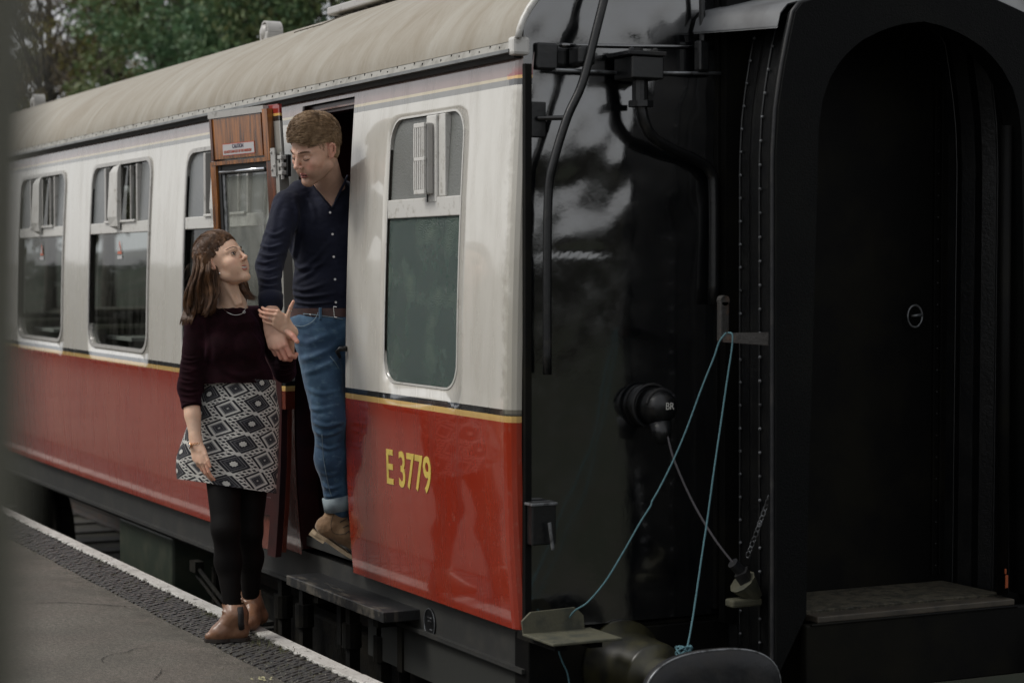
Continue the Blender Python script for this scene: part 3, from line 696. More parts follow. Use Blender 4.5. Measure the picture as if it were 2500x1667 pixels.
# chain
g = MB(); P = smooth_path([DX(1776, 1122, .48), DX(1760, 1160, .47), DX(1735, 1230, .42), DX(1712, 1290, .37)], 8)
L = [P[0]]; 
for p in P[1:]:
    while np.linalg.norm(p-L[-1]) > .022: L.append(L[-1]+(p-L[-1])/np.linalg.norm(p-L[-1])*.022)
for i, p in enumerate(L[:-1]):
    d = (L[i+1]-p)/.022; s_ = np.cross(d, (1, 0, 0) if i % 2 else (0, 1, 1)); s_ /= np.linalg.norm(s_)
    g.tube([p+d*(.014*math.cos(a)+.011)+s_*.008*math.sin(a) for a in np.linspace(0, 2*math.pi, 9)], .0026, 4, cap=False)
g.build('chain', M['silver'], CAR)

# corner step plate
a1 = DX(1246, 1470, .28); b1 = DX(1405, 1470, .28)
zc_ = a1[2]; g = MB()
prf = [(a1[1]+.0, zc_-.0), (a1[1]-.005, zc_+.045), (a1[1]+.03, zc_+.075), (b1[1]-.07, zc_+.080), (b1[1]-.035, zc_+.05), (b1[1]-.03, zc_)]
g.prism([(.12, y, z) for y, z in prf], (.010, 0, 0)); g.box2((.12, a1[1]+.0, zc_-.010), (.36, b1[1]-.0, zc_), .003)
stp = g.build('corner_step', M['mossy'], CAR)
g = MB(); g.box2((.0, a1[1]+.04, zc_-.04), (.30, a1[1]+.09, zc_-.012)); g.box2((.0, b1[1]-.1, zc_-.04), (.30, b1[1]-.05, zc_-.012)); g.split('step_bracket', M['under'], stp)
# headstock and buffer
g = MB(); g.box2((-.12, .08, -.12), (.0, 2.66, .19), .006); g.build('headstock', M['black_matt'], CAR)
XBUF = .66
tp = DX(1640, 1492, XBUF); rxb = (DX(1795, 1560, XBUF)[1]-DX(1480, 1560, XBUF)[1])/2; rzb = .165; cb = np.array([XBUF, tp[1], tp[2]-rzb])
def buffer(cb):
    g = MB(); V = []; n = 48
    for (x_, s_) in ((-.035, .93), (-.030, 1.0), (-.004, 1.0), (.004, .975), (.014, .6), (.017, .02)):
        for k in range(n):
            a = 2*math.pi*k/n; e = .78
            V.append(cb+np.array([x_, math.copysign(abs(math.cos(a))**e, math.cos(a))*rxb*s_, math.copysign(abs(math.sin(a))**e, math.sin(a))*rzb*s_]))
    F = [tuple(range(n))]
    for j in range(5):
        for k in range(n): F.append((j*n+k, j*n+(k+1) % n, (j+1)*n+(k+1) % n, (j+1)*n+k))
    g.add(V, F); bu = g.build('buffer_head', M['buffer'], CAR, True)
    for p_ in bu.data.polygons: p_.use_smooth = len(p_.vertices) == 4
    g = MB(); g.tube([cb+np.array([.0, math.copysign(abs(math.cos(a))**.78, math.cos(a))*rxb*.992, math.copysign(abs(math.sin(a))**.78, math.sin(a))*rzb*.992]) for a in np.linspace(0, 2*math.pi, 70)], .0042, 6, cap=False); g.build('buffer_edge_glint', M['silver'], bu, True)  # silver tube stands for the highlight along the edge of the head
    g = MB(); g.tube([cb+np.array([-.66, 0, .0]), cb+np.array([-.64, 0, 0]), cb+np.array([-.60, 0, 0]), cb+np.array([-.40, 0, 0]), cb+np.array([-.385, 0, 0]), cb+np.array([-.38, 0, 0]), cb+np.array([-.035, 0, 0])], [.17, .17, .135, .125, .12, .075, .075], 28)
    g.build('buffer_shank', M['greasy'], bu, True)
buffer(cb); buffer(np.array([XBUF, 2.74-cb[1], cb[2]]))

# ------------------------------------------------------------------ gangway
XG = .55
yc = DX(2122, 50, XG)[1]
outer_px = [(1783, 1560), (1783, 1300), (1783, 900), (1783, 500), (1783, 360), (1789, 250), (1800, 170), (1815, 90), (1832, 10)]
OUT = [DX(*p, XG)[1:] for p in outer_px]
zt_ = OUT[-1][1]; yo = OUT[-1][0]
for a in np.linspace(.2, 1, 8): OUT.append(np.array([yo+(yc-yo)*math.sin(a*math.pi/2), zt_+.17*math.sin(a*math.pi/2)]))
inner_px = [(1852, 1412), (1856, 1150), (1864, 900), (1872, 600), (1878, 400), (1880, 300), (1888, 235), (1906, 180), (1935, 134), (1975, 96), (2030, 68), (2075, 55), (2122, 50)]
INN = [DX(*p, XG)[1:] for p in inner_px]
ZTH = INN[0][1]
def resample(P, n):
    P = np.array(P); d = np.r_[0, np.cumsum(np.linalg.norm(np.diff(P, axis=0), axis=1))]; t = np.linspace(0, d[-1], n)
    return np.c_[np.interp(t, d, P[:, 0]), np.interp(t, d, P[:, 1])]
def mirror(P): return np.vstack([P, np.c_[2*yc-P[::-1, 0], P[::-1, 1]][1:]])
NO = 60
O2 = mirror(resample(OUT, NO)); I2 = mirror(resample(INN, NO)); O2c = O2.copy()
def sc(P, s): return np.c_[yc+(P[:, 0]-yc)*s, P[:, 1]+(s-1)*.6*0 - (1-s)*.25*(P[:, 1] > 2.0)*(P[:, 1]-2.0)]
n = len(O2)
def loop3(P, x): return [(x, p[0], p[1]) for p in P]
gw = MB(); gw.strip(loop3(O2, XG), loop3(I2, XG)); gw.strip(loop3(I2, XG), loop3(I2, XG-.10)); gw.strip(loop3(O2, XG-.05), loop3(O2, XG)); gw.strip(loop3(I2, XG-.05), loop3(O2, XG-.05))
M['face'] = mat('gangway_face_leather', (.0022, .0025, .0027), .6, col2=(.0045, .0048, .0042), ns=2.2, bp=.7, bs=170, bd=.004, spec=.10)
gang = gw.build('gangway_faceplate', M['face'], CAR, False)
gw = MB(); gw.tube([np.array(p) for p in loop3(sc(O2, 1.004), XG-.02)], .010, 6); gw.build('faceplate_edge', M['buffer'], gang, True)
ridge = [(0.015, 1672), (.10, 1700), (.20, 1724), (.30, 1745), (.42, 1768)]
half = (yc-DX(1783, 900, XG)[1])
bel = MB(); prev = None; ys_ = []
for (x_, px_b) in ridge:
    y_ = DX(px_b, 800, x_)[1]; s_ = (yc-y_)/half; ys_.append(s_)
for i in range(len(ridge)-1):
    xa_, xb2 = ridge[i][0], ridge[i+1][0]; sa, sb = ys_[i], ys_[i+1]
    bel.strip(loop3(sc(O2, sa), xa_), loop3(sc(O2, sa), xa_+.012)); bel.strip(loop3(sc(O2, sa), xa_+.012), loop3(sc(O2, (sa+sb)/2*.965), (xa_+xb2)/2)); bel.strip(loop3(sc(O2, (sa+sb)/2*.965), (xa_+xb2)/2), loop3(sc(O2, sb), xb2))
bel.strip(loop3(sc(O2, ys_[-1]), .42), loop3(sc(O2, .985), XG-.045))
bel.build('gangway_bellows', M['bellows'], gang, True)
for i, (x_, px_b) in enumerate(ridge):
    if i in (1, 3):
        e_ = MB(); e_.tube([np.array(p) for p in loop3(sc(O2, ys_[i]+.004), x_+.004)], .006, 6); e_.build('bellows_rib', M['black2'], gang, True)
        rv = None
        P = resample(sc(O2, ys_[i]+.012)[:NO], 34)
        for p in P[1:]:
            if rv is None:
                b_ = MB(); b_.sphere((0, 0, 0), .0065, 7, 5); rv = b_.build('rivet', M['silver'], None); rv.parent = gang; rv['part_of'] = 'gangway'
                o_ = rv
            else:
                o_ = rv.copy(); COL.objects.link(o_)
            o_.location = Vector((x_+.018, p[0]-.002, p[1]))-Vector(ROOT[gang])
        del rv['part_of']
# hood sheet over the bellows top
hz = DX(1700, 92, .3)[2]
Ph = np.array([p for p in sc(O2, 1.03) if p[1] > hz])
hd = MB(); hd.strip(loop3(np.c_[yc+(Ph[:, 0]-yc)*1.13, Ph[:, 1]+.02], .02), loop3(Ph, XG-.075)); hd.strip(loop3(Ph-np.array([0, .006]), XG-.075), loop3(np.c_[yc+(Ph[:, 0]-yc)*1.125, Ph[:, 1]+.014], .02)); hd.build('gangway_hood', M['hood'], gang, True)
# closed end door inside, tread plates, threshold
dr = MB(); dr.box2((.03, yc-.56, ZTH-.1), (.07, yc+.56, 2.62)); ed_ = dr.build('end_door', M['black_matt'], CAR)
for px_s in (2147, 2163, 2189):
    d_ = MB(); y_ = DX(px_s, 600, .08)[1]; d_.box2((.071, y_-.006, ZTH+.02), (.086, y_+.006, 2.35), .002); d_.build('door_batten', M['black_matt'], ed_)
rg = MB(); cc = DX(2098, 726, .09); rg.tube([cc+np.array([.01, .036*math.cos(a), .044*math.sin(a)]) for a in np.linspace(0, 2*math.pi, 26)], .0042, 6, cap=False); rg.tube([cc+np.array([.012, -.02, 0]), cc+np.array([.02, .028, .006])], .006, 6); rg.build('ring_handle', M['silver'], ed_, True)
for i in range(22):
    pass
bt = MB()
for px_s in (2189, 2147, 2290):
    y_ = DX(px_s+6, 600, .085)[1]
    for i in range(26): bt.sphere((.088, y_, ZTH+.06+i*.088), .0035, 6, 4)
tag(bt.build('door_rivets', M['black2'], ed_), kind='stuff')
th = MB(); ta = DX(1852, 1395, XG)
M['tread'] = mat('chequer_plate', (.075, .066, .045), .65, col2=(.030, .028, .020), ns=30, lo=.45, hi=.6)
m = M['tread']; nt = m.node_tree; b = nt.nodes['Principled BSDF']; v_ = N(nt, 'ShaderNodeTexVoronoi'); v_.inputs['Scale'].default_value = 55; v_.inputs['Randomness'].default_value = .15
nt.links.new(N(nt, 'ShaderNodeNewGeometry').outputs['Position'], v_.inputs[0]); bump(nt, b, v_.outputs[0], 1.0, .008)
th.box2((.09, yc-.47, ZTH-.03), (XG-.09, yc+.47, ZTH-.004)); th.build('tread_plate', M['tread'], CAR)
th = MB(); th.box2((XG-.085, yc-.46, ZTH-.036), (XG-.004, yc+.46, ZTH-.012), .004); th.build('threshold_board', mat('brown_sill', (.055, .045, .032), .6, col2=(.03, .026, .02), ns=12), CAR)
th = MB(); th.box2((XG-.03, yc-.52, ZTH-.30), (XG+.012, yc+.52, ZTH-.037), .006); th.tube([(XG+.012, yc-.50, ZTH-.037), (XG+.012, yc+.46, ZTH-.037)], .005, 8); th.build('buffing_beam', M['black_matt'], CAR)
th = MB(); a1 = DX(2312, 1335, XG-.02); th.box(a1, (.006, .012, .05), None, .002); th.box(a1+np.array([0, -.006, .04]), (.006, .005, .02)); th.build('rust_patch', mat('orange_rust', (.28, .06, .015), .8), gang)
th = MB(); a1 = DX(2320, 1040, XG); th.tube([(XG-.05, a1[1]+.01, ZTH), (XG-.05, a1[1]+.01, 2.1)], .022, 10); th.build('opening_edge_bar', M['black_matt'], gang, True)  # made-up bar standing for the lighter right inner edge of the opening
# gangway clamp
g = MB(); a1, b1 = DX(1661, 690, .36), DX(1661, 785, .36)
g.box2((.345, a1[1]-.019, b1[2]-.0), (.375, a1[1]+.019, a1[2]), .006); g.tube([(.345, a1[1], a1[2]), (.375, a1[1], a1[2])], .019, 14)
a2, b2_ = DX(1676, 765, .40), DX(1782, 795, XG-.06)
g.prism([(.36, a1[1]-.01, a2[2]), (XG-.055, b2_[1]+.01, a2[2]+.004), (XG-.055, b2_[1]+.01, b2_[2]), (.36, a1[1]-.01, b1[2]+.0)], (.016, 0, 0))
g.build('gangway_clamp', M['rust'], CAR)

# ------------------------------------------------------------------ the rope
def twisted(path, name, label, r=.0021, pitch=.012):
    P = smooth_path(path, 10); d = [0]
    for a, b_ in zip(P, P[1:]): d.append(d[-1]+np.linalg.norm(b_-a))
    P = np.array(P); d = np.array(d); n_ = int(d[-1]/.004); t = np.linspace(0, d[-1], n_); C_ = np.c_[[np.interp(t, d, P[:, i]) for i in range(3)]].T
    T = np.gradient(C_, axis=0); T /= np.linalg.norm(T, axis=1, keepdims=True)
    u = np.cross(T, np.array([1.0, .2, .1])); u /= np.linalg.norm(u, axis=1, keepdims=True); v = np.cross(T, u); g = MB()
    for s_ in range(3):
        a = 2*math.pi*(t/pitch/1.5+s_/3); Q_ = C_+(u*np.cos(a)[:, None]+v*np.sin(a)[:, None])*r*.75
        g.tube(list(Q_), r*.95, 5)
    return g
zr = .40
rope = MB()
p1 = twisted([DX(1672, 764, .40), DX(1682, 768, .42), DX(1681, 800, .42), DX(1672, 860, .42), DX(1656, 970, .43), DX(1640, 1080, .45), DX(1625, 1190, .47), DX(1610, 1290, .50), DX(1594, 1400, .54), DX(1582, 1470, .58), DX(1576, 1492, .60)], 'r', '')
p2 = twisted([DX(1668, 764, .40), DX(1652, 785, .39), DX(1640, 820, .38), DX(1612, 890, .36), DX(1575, 990, .34), DX(1545, 1060, .32), DX(1515, 1120, .31), DX(1498, 1150, .30), DX(1494, 1162, .30), DX(1470, 1200, .29), DX(1430, 1270, .27), DX(1390, 1335, .25), DX(1350, 1382, .22), DX(1320, 1402, .17), DX(1304, 1424, .11)], 'r', '')
p3 = twisted([DX(1304, 1424, .11), DX(1290, 1455, .10), DX(1283, 1490, .12), DX(1292, 1520, .12), DX(1303, 1545, .12), DX(1308, 1580, .12), DX(1305, 1640, .12)], 'r', '')
kn = []
for q in range(40):
    a = q*.9; kn.append(DX(1572, 1493, .61)+np.array([.014*math.sin(a*1.3), .028*math.cos(a*.7), .014*math.sin(a)]))
p4 = twisted(kn, 'r', '')
for p in (p1, p2, p3, p4): rope.add(p.V, p.F)
o = rope.build('rope', M['rope'], None, True); tag(o, 'thin teal twisted rope hung over the black gangway clamp and tied at the oval buffer', 'rope')
# ------------------------------------------------------------------ ground, platform, track
m, nt, b = node_mat('trackbed_dirt'); M['dirt'] = m
c = mixc(nt, ramp(nt, noise_n(nt, 2.5, detail=8), [(.4, 0), (.65, 1)]), (.018, .016, .011), (.060, .055, .030)); c = mixc(nt, ramp(nt, noise_n(nt, 40), [(.5, 0), (.7, 1)]), c, (.02, .018, .014))
nt.links.new(c, b.inputs['Base Color']); b.inputs['Roughness'].default_value = .9; bump(nt, b, noise_n(nt, 35), .8, .03)
mb = MB(); mb.box2((-90, -.34, -1.15), (60, 4.6, -1.0)); tag(mb.build('track_bed', M['dirt']), kind='structure')
g_ = MB()
nxx, nyy = 60, 30
V = []; F = []
for i in range(nxx+1):
    for j in range(nyy+1):
        x = -120+180*i/nxx; y = 4.6+55*j/nyy; z = -1.0+3.2*(1-math.exp(-(y-4.6)/5))+.4*noise.noise(Vector((x*.2, y*.2, 0))) if j else -1.05
        V.append((x, y, z))
for i in range(nxx):
    for j in range(nyy): a = i*(nyy+1)+j; F.append((a, a+nyy+1, a+nyy+2, a+1))
o = mesh_obj('embankment', V, F, mat('bank_grass', (.014, .020, .008), .95, col2=(.022, .018, .010), ns=1), None, True); tag(o, kind='structure')
mb = MB(); mb.box2((-120, -60, -1.4), (60, -.345, -.02))
m, nt, b = node_mat('worn_asphalt'); M['asphalt'] = m
c = mixc(nt, ramp(nt, noise_n(nt, 3, detail=4), [(.4, 0), (.62, 1)]), (.076, .071, .055), (.082, .068, .053))
c = mixc(nt, ramp(nt, noise_n(nt, 48, detail=9, rough=.95), [(.44, 0), (.60, 1)]), c, (.22, .195, .165)); c = mixc(nt, ramp(nt, noise_n(nt, 160, detail=4, rough=.75), [(.52, 0), (.62, 1)]), c, (.035, .032, .028))
sp = N(nt, 'ShaderNodeSeparateXYZ'); nt.links.new(N(nt, 'ShaderNodeNewGeometry').outputs['Position'], sp.inputs[0])
edg = math_n(nt, 'MULTIPLY', ramp(nt, math_n(nt, 'MULTIPLY_ADD', sp.outputs[1], 1.0, 1.0), [(.08, 0), (.27, 1)]), ramp(nt, noise_n(nt, 9, detail=8), [(.42, 0), (.66, 1)]))
c = mixc(nt, math_n(nt, 'MULTIPLY', edg, .75), c, (.045, .042, .030))
c = mixc(nt, math_n(nt, 'MULTIPLY', ramp(nt, noise_n(nt, 1.1, detail=7, rough=.65), [(.42, 0), (.62, 1)]), .45), c, (.035, .032, .024))
c = mixc(nt, math_n(nt, 'MULTIPLY', ramp(nt, noise_n(nt, 7, detail=3), [(.62, 0), (.70, 1)]), .35), c, (.15, .12, .095))
nt.links.new(c, b.inputs['Base Color']); b.inputs['Roughness'].default_value = .82; bump(nt, b, noise_n(nt, 260, detail=3), .9, .006); bump(nt, b, noise_n(nt, 6), .3, .02)
YB0, YB1, YE = -.700, -.452, -.372
V = []; F = []; k = 0
xs = np.r_[np.linspace(-60, -14, 20), np.linspace(-13.5, 3, 160), np.linspace(4, 30, 6)]
V1 = [(x, YB0+.006*noise.noise(Vector((x*8, 0, 0)))+.012*noise.noise(Vector((x*2.3, 3, 0))), 0) for x in xs]; V2 = [(x, -1.6, 0) for x in xs]; V3 = [(x, -30, 0) for x in xs]; V4 = [(v[0], v[1]+.002, -.03) for v in V1]
g = MB(); g.strip(V3, V2); g.strip(V2, V1); g.strip(V1, V4); o = g.build('platform', M['asphalt']); tag(o, kind='structure'); plat = o
mb = MB(); mb.box2((-60, YB0-.01, -.6), (30, -.40, -.0085)); o = mb.build('platform_bedding', mat('mossy_grit', (.026, .026, .019), .95, col2=(.070, .064, .040), ns=50, lo=.45, hi=.62, bp=.8, bs=200, bd=.006)); tag(o, kind='structure')
mb = MB(); mb.box2((-60, -.42, -1.1), (30, YE-.012, -.045)); o = mb.build('platform_wall', mat('platform_brick', (.05, .04, .035), .9, col2=(.03, .03, .028), ns=12)); tag(o, kind='structure')
# coping slabs along the edge with worn white paint
m, nt, b = node_mat('worn_white_edge_paint'); M['edge'] = m
sp = N(nt, 'ShaderNodeSeparateXYZ'); nt.links.new(N(nt, 'ShaderNodeNewGeometry').outputs['Position'], sp.inputs[0])
na = noise_n(nt, 26, detail=8, rough=.7)
inn = ramp(nt, math_n(nt, 'MULTIPLY_ADD', sp.outputs[1], 14.0, 6.85), [(.30, 1), (.75, 0)])
wear = ramp(nt, math_n(nt, 'MULTIPLY_ADD', inn, .20, na), [(.575, 0), (.63, 1)])
c = mixc(nt, wear, (.50, .49, .46), (.05, .048, .038)); c = mixc(nt, ramp(nt, noise_n(nt, 120), [(.60, 0), (.72, 1)]), c, (.16, .15, .13))
c = mixc(nt, ramp(nt, noise_n(nt, 5), [(.4, 0), (.8, 1)]), c, (.30, .29, .26), 'MIX')
nt.links.new(c, b.inputs['Base Color']); b.inputs['Roughness'].default_value = .8; bump(nt, b, noise_n(nt, 90, detail=6), .8, .006)
src = MB(); src.box((0, 0, 0), (.596, YE-YB1, .06), None, .008); src_o = src.build('coping_slab', M['edge'], plat); first = True
for i in range(34):
    o = src_o if i == 0 else src_o.copy()
    if i: COL.objects.link(o); o.parent = plat
    o.location = (1.0-.6*i, (YE+YB1)/2+.004*noise.noise(Vector((i*1.7, 0, 0))), -.0275+.0025*noise.noise(Vector((i*2.1, 5, 0))))
mb = MB(); mb.box2((-60, YB1, -.06), (-19.1, YE, .002)); o = mb.build('coping', M['edge'], plat)
# ribbed blue paver blocks, diagonal rows
M['paver'] = mat('worn_blue_paver', (.040, .040, .040), .55, col2=(.085, .080, .066), ns=28, lo=.45, hi=.7, bp=.4, bs=130, bd=.003)
rp_ = random.Random(5); blocks = []
dirv = np.array([-math.sin(rad(38)), math.cos(rad(38))]); pv = np.array([math.cos(rad(38)), math.sin(rad(38))])
pitch = .0275
x = .9; row = 0
while x > -13.5:
    off = (row % 2)*.026; s = -.02+off
    while s < (YB1-YB0)/dirv[1]:
        c0 = np.array([x, YB0])+dirv*(s+.024)
        if YB0+.012 < c0[1] < YB1-.008 and rp_.random() > .03: blocks.append((c0[0], c0[1]))
        s += .052
    x -= pitch/pv[0]; row += 1
vis = []
for (bx, by) in blocks:
    v = np.array([bx, by, 0])-CAM; d = v @ FW
    if d < 1: vis.append(1e9); continue
    py = 833.5-(v @ UP)/d*FPX
    vis.append(d if py < 1690 else 1e6+d)
order = np.argsort(vis)
def frust():
    a, b2, h = .0238, .0118, .012; a2, b3 = a-.0022, b2-.0022
    V = [(-a, -b2, -h), (a, -b2, -h), (a, b2, -h), (-a, b2, -h), (-a2, -b3, 0), (a2, -b3, 0), (a2, b3, 0), (-a2, b3, 0)]
    return V, [(4, 5, 6, 7), (0, 1, 5, 4), (1, 2, 6, 5), (2, 3, 7, 6), (3, 0, 4, 7)]
fv, ff_ = frust(); R0 = math.atan2(dirv[1], dirv[0])
po = mesh_obj('paver', fv, ff_, M['paver'], None); po.parent = plat; rest = MB()
for c_, i in enumerate(order):
    bx, by = blocks[i]; z = -.002+rp_.uniform(-.0025, .002); th_ = R0+rp_.uniform(-.06, .06)
    if c_ < 300:
        o = po if c_ == 0 else po.copy()
        if c_: COL.objects.link(o)
        o.location = (bx, by, z); o.rotation_euler = (rp_.uniform(-.04, .04), rp_.uniform(-.04, .04), th_)
    else:
        ca, sa = math.cos(th_), math.sin(th_); rest.add([(bx+v[0]*ca-v[1]*sa, by+v[0]*sa+v[1]*ca, z+v[2]) for v in fv], ff_)
tag(rest.build('paver_field', M['paver'], plat), kind='stuff')
# cracks in the asphalt
def crack(pts, w):
    P = smooth_path([WZ(x/2.766, 1100+y/2.766, .0035) for x, y in pts], 7); rr = random.Random(1); A = []; B = []
    for i, p in enumerate(P):
        t = P[min(i+1, len(P)-1)]-P[max(0, i-1)]; n_ = np.array([-t[1], t[0], 0]); n_ /= np.linalg.norm(n_)+1e-9
        j = (rr.random()-.5)*w*2; ww = w*(.3+rr.random())*math.sin(math.pi*(i+.5)/len(P))**.4; A.append(p+n_*(j+ww)); B.append(p+n_*(j-ww))
    return A, B
g = MB()
for pts, w_ in (([(200, 1030), (400, 1022), (600, 1030), (760, 1042), (930, 1052)], .005), ([(700, 1430), (690, 1400), (760, 1370), (860, 1355), (920, 1332), (1060, 1318)], .003), ([(1040, 1540), (1080, 1500), (1090, 1470)], .003)):
    g.strip(*crack(pts, w_))
g.build('asphalt_crack', mat('crack_dark', (.02, .018, .015), 1.0), plat)
# grit and weeds
M['grit'] = mat('loose_grit', (.20, .19, .16), .9, col2=(.08, .07, .05), ns=300)
rg_ = random.Random(9); g = MB()
for i in range(1500):
    x = rg_.uniform(-9, .2); y = YB0+rg_.gauss(0, .035) if rg_.random() < .6 else rg_.uniform(YB0, YE)
    s = rg_.uniform(.0012, .0035)
    g.add([(x-s, y-s, .0), (x+s, y-s*.6, .0), (x+s*.5, y+s, .0), (x-s*.6, y+s*.7, 0), (x, y, .0+s*1.3)], [(0, 1, 4), (1, 2, 4), (2, 3, 4), (3, 0, 4)])
tag(g.build('grit', M['grit']), 'fine pale grit scattered over the dark ribbed pavers', kind='stuff')
g = MB(); rg_ = random.Random(19)
def tuft(c, n, h, s):
    for i in range(n):
        p = np.array(c)+np.array([rg_.gauss(0, s), rg_.gauss(0, s*.4), -.003]); a = rg_.uniform(0, 6.28); l = h*rg_.uniform(.4, 1.1); d = np.array([math.cos(a), math.sin(a), rg_.uniform(.3, 1.4)]); d /= np.linalg.norm(d)
        q = np.cross(d, (0, 0, 1)); q = q/np.linalg.norm(q)*.0012; m_ = p+d*l*.6; e = p+d*l+np.array([0, 0, -l*.3])
        g.add([p-q, p+q, m_+q*.8, m_-q*.8, e], [(0, 1, 2, 3), (3, 2, 4)])
for (px, py, n, h, s) in ((512, 1500, 70, .03, .05), (640, 1570, 130, .032, .10), (248, 1372, 50, .025, .06), (690, 1585, 60, .03, .06), (395, 1462, 30, .02, .06), (600, 1660, 70, .02, .10), (560, 1525, 40, .03, .04), (720, 1640, 50, .02, .09), (330, 1420, 40, .02, .1)):
    tuft(WZ(px, py, 0), n, h, s)
tag(g.build('weeds', mat('dry_weeds', (.05, .06, .022), .9, col2=(.09, .075, .03), ns=60)), 'small dark weeds growing between the pavers and the white edge', kind='stuff')
g = MB()
for i in range(16):
    p = WZ(638+rg_.gauss(0, 16), 1656+rg_.gauss(0, 3), .004); a = rg_.uniform(0, 3); s = rg_.uniform(.004, .009)
    g.add([p+np.array([math.cos(a)*s, math.sin(a)*s, .002]), p+np.array([-math.sin(a)*s*.6, math.cos(a)*s*.6, .005]), p-np.array([math.cos(a)*s, math.sin(a)*s, -.003]), p+np.array([math.sin(a)*s*.6, -math.cos(a)*s*.6, .001])], [(0, 1, 2, 3)])
tag(g.build('fallen_leaves', mat('pale_dead_leaf', (.32, .30, .17), .8)), 'few pale fallen leaves lying on the ribbed pavers near the bottom', kind='stuff')
# track
rw = empty('railway_track', (-6, 1.37, -1.0), 'rusty rails on dark sleepers in the shade below the carriage', 'railway track')
for y_ in (.65, 2.09):
    mb = MB(); mb.box2((-60, y_-.035, -.87), (30, y_+.035, -.83), .008); mb.box2((-60, y_-.01, -.97), (30, y_+.01, -.87)); mb.box2((-60, y_-.07, -.985), (30, y_+.07, -.965)); mb.build('rail', M['rust'], rw)
sl = MB(); sl.box((0, 0, 0), (.25, 2.5, .05)); so = None
for i in range(26):
    if so is None: so = sl.build('sleeper', mat('old_sleeper', (.018, .015, .011), .9, col2=(.030, .027, .018), ns=14), None); o = so; o.parent = rw
    else: o = so.copy(); COL.objects.link(o)
    o.location = (6+2-.7*i, 0, .0-.005)

# ------------------------------------------------------------------ trees
def leaf_mat(name, c1, c2, tr=.25):
    m, nt, b = node_mat(name)
    oi = noise_n(nt, 1.3, detail=4); c = mixc(nt, ramp(nt, oi, [(.38, 0), (.62, 1)]), c1, c2)
    c = mixc(nt, ramp(nt, noise_n(nt, 9, detail=2), [(.4, 0), (.7, 1)]), c, tuple(k*1.7 for k in c1))
    nt.links.new(c, b.inputs['Base Color']); b.inputs['Roughness'].default_value = .55; b.inputs['Specular IOR Level'].default_value = .3
    t = N(nt, 'ShaderNodeBsdfTranslucent'); nt.links.new(c, t.inputs[0]); mx = N(nt, 'ShaderNodeMixShader'); mx.inputs[0].default_value = tr
    nt.links.new(b.outputs[0], mx.inputs[1]); nt.links.new(t.outputs[0], mx.inputs[2]); nt.links.new(mx.outputs[0], nt.nodes['Material Output'].inputs[0]); return m
M['bark'] = mat('bark', (.06, .05, .04), .9, col2=(.03, .027, .022), ns=8)
def leaves(cent, size, rng):
    n = len(cent); a = rng.normal(size=(n, 3)); a /= np.linalg.norm(a, axis=1, keepdims=True); r_ = rng.normal(size=(n, 3)); b_ = np.cross(a, r_); b_ /= np.linalg.norm(b_, axis=1, keepdims=True)
    s = (size*(.6+.8*rng.random(n)))[:, None]
    V = np.stack([cent-a*s*.6, cent+b_*s*.32, cent+a*s*.6, cent-b_*s*.32], 1).reshape(-1, 3)
    return V, [tuple(range(4*i, 4*i+4)) for i in range(n)]
def tree(px, depth, top, bot, rx, nl, size, lm, label, seed, sparse=False, name='tree', Yoff=0):
    rng = np.random.default_rng(seed); c = Q(px, 400, depth); base = np.array([c[0], c[1]+Yoff, -.8+3.0*(1-math.exp(-(max(c[1]+Yoff, 4.7)-4.6)/5))-.3])
    t = empty(name, base, label, 'tree', 'trees standing behind the carriage')
    cz = (top+bot)/2; hz_ = (top-bot)/2; limbs = MB(); ends = []
    trunk = MB(); trunk.tube(smooth_path([base, base+np.array([.1, 0, (cz-base[2])*.5]), np.array([base[0], base[1], cz+hz_*.5])], 5), list(np.linspace(.17, .04, 11)), 8); trunk.build('trunk', M['bark'], t, True)
    for k in range(34 if sparse else 22):
        a = rng.random()*6.28; zf_ = rng.random(); st_ = np.array([base[0], base[1], bot+(cz-bot)*zf_*1.2])
        e = np.array([base[0]+math.cos(a)*rx*rng.uniform(.4, .95), base[1]+math.sin(a)*rx*rng.uniform(.4, .95), st_[2]+hz_*rng.uniform(.2, 1.0)])
        m_ = (st_+e)/2+np.array([0, 0, -.15])+rng.normal(size=3)*.12; P = smooth_path([st_, m_, e], 4); limbs.tube(P, list(np.linspace(.04, .008, len(P))), 5); ends += [P[-1], P[-3], P[5]]
        if sparse:
            for q in range(5):
                s0 = P[rng.integers(3, len(P))]; e2 = s0+rng.normal(size=3)*.55+np.array([0, 0, .35]); limbs.tube(smooth_path([s0, (s0+e2)/2+rng.normal(size=3)*.08, e2], 3), [.012, .011, .010, .009, .008, .006, .004][:7], 4); ends.append(e2)
    limbs.build('limb', M['bark'], t, True)
    ncl = 150 if not sparse else 130
    cl = []
    for k in range(ncl):
        if sparse or rng.random() < .35: p = ends[rng.integers(len(ends))]+rng.normal(size=3)*.2
        else:
            u = rng.normal(size=3); u /= np.linalg.norm(u); p = np.array([base[0], base[1], cz])+u*np.array([rx, rx, hz_])*rng.uniform(.55, 1.0)
        cl.append((p, rng.uniform(.16, .42)*(.8 if sparse else 1.25)))
    wts = np.array([r**2 for _, r in cl]); cnt = (wts/wts.sum()*nl).astype(int); pts = []
    for (p, r), n_ in zip(cl, cnt):
        u = rng.normal(size=(n_, 3)); u /= np.linalg.norm(u, axis=1, keepdims=True); pts.append(p+u*r*(rng.random((n_, 1))**.45)*np.array([1.15, 1.15, .8]))
    V, F = leaves(np.concatenate(pts), size, rng); mesh_obj('crown', V, F, lm, t)
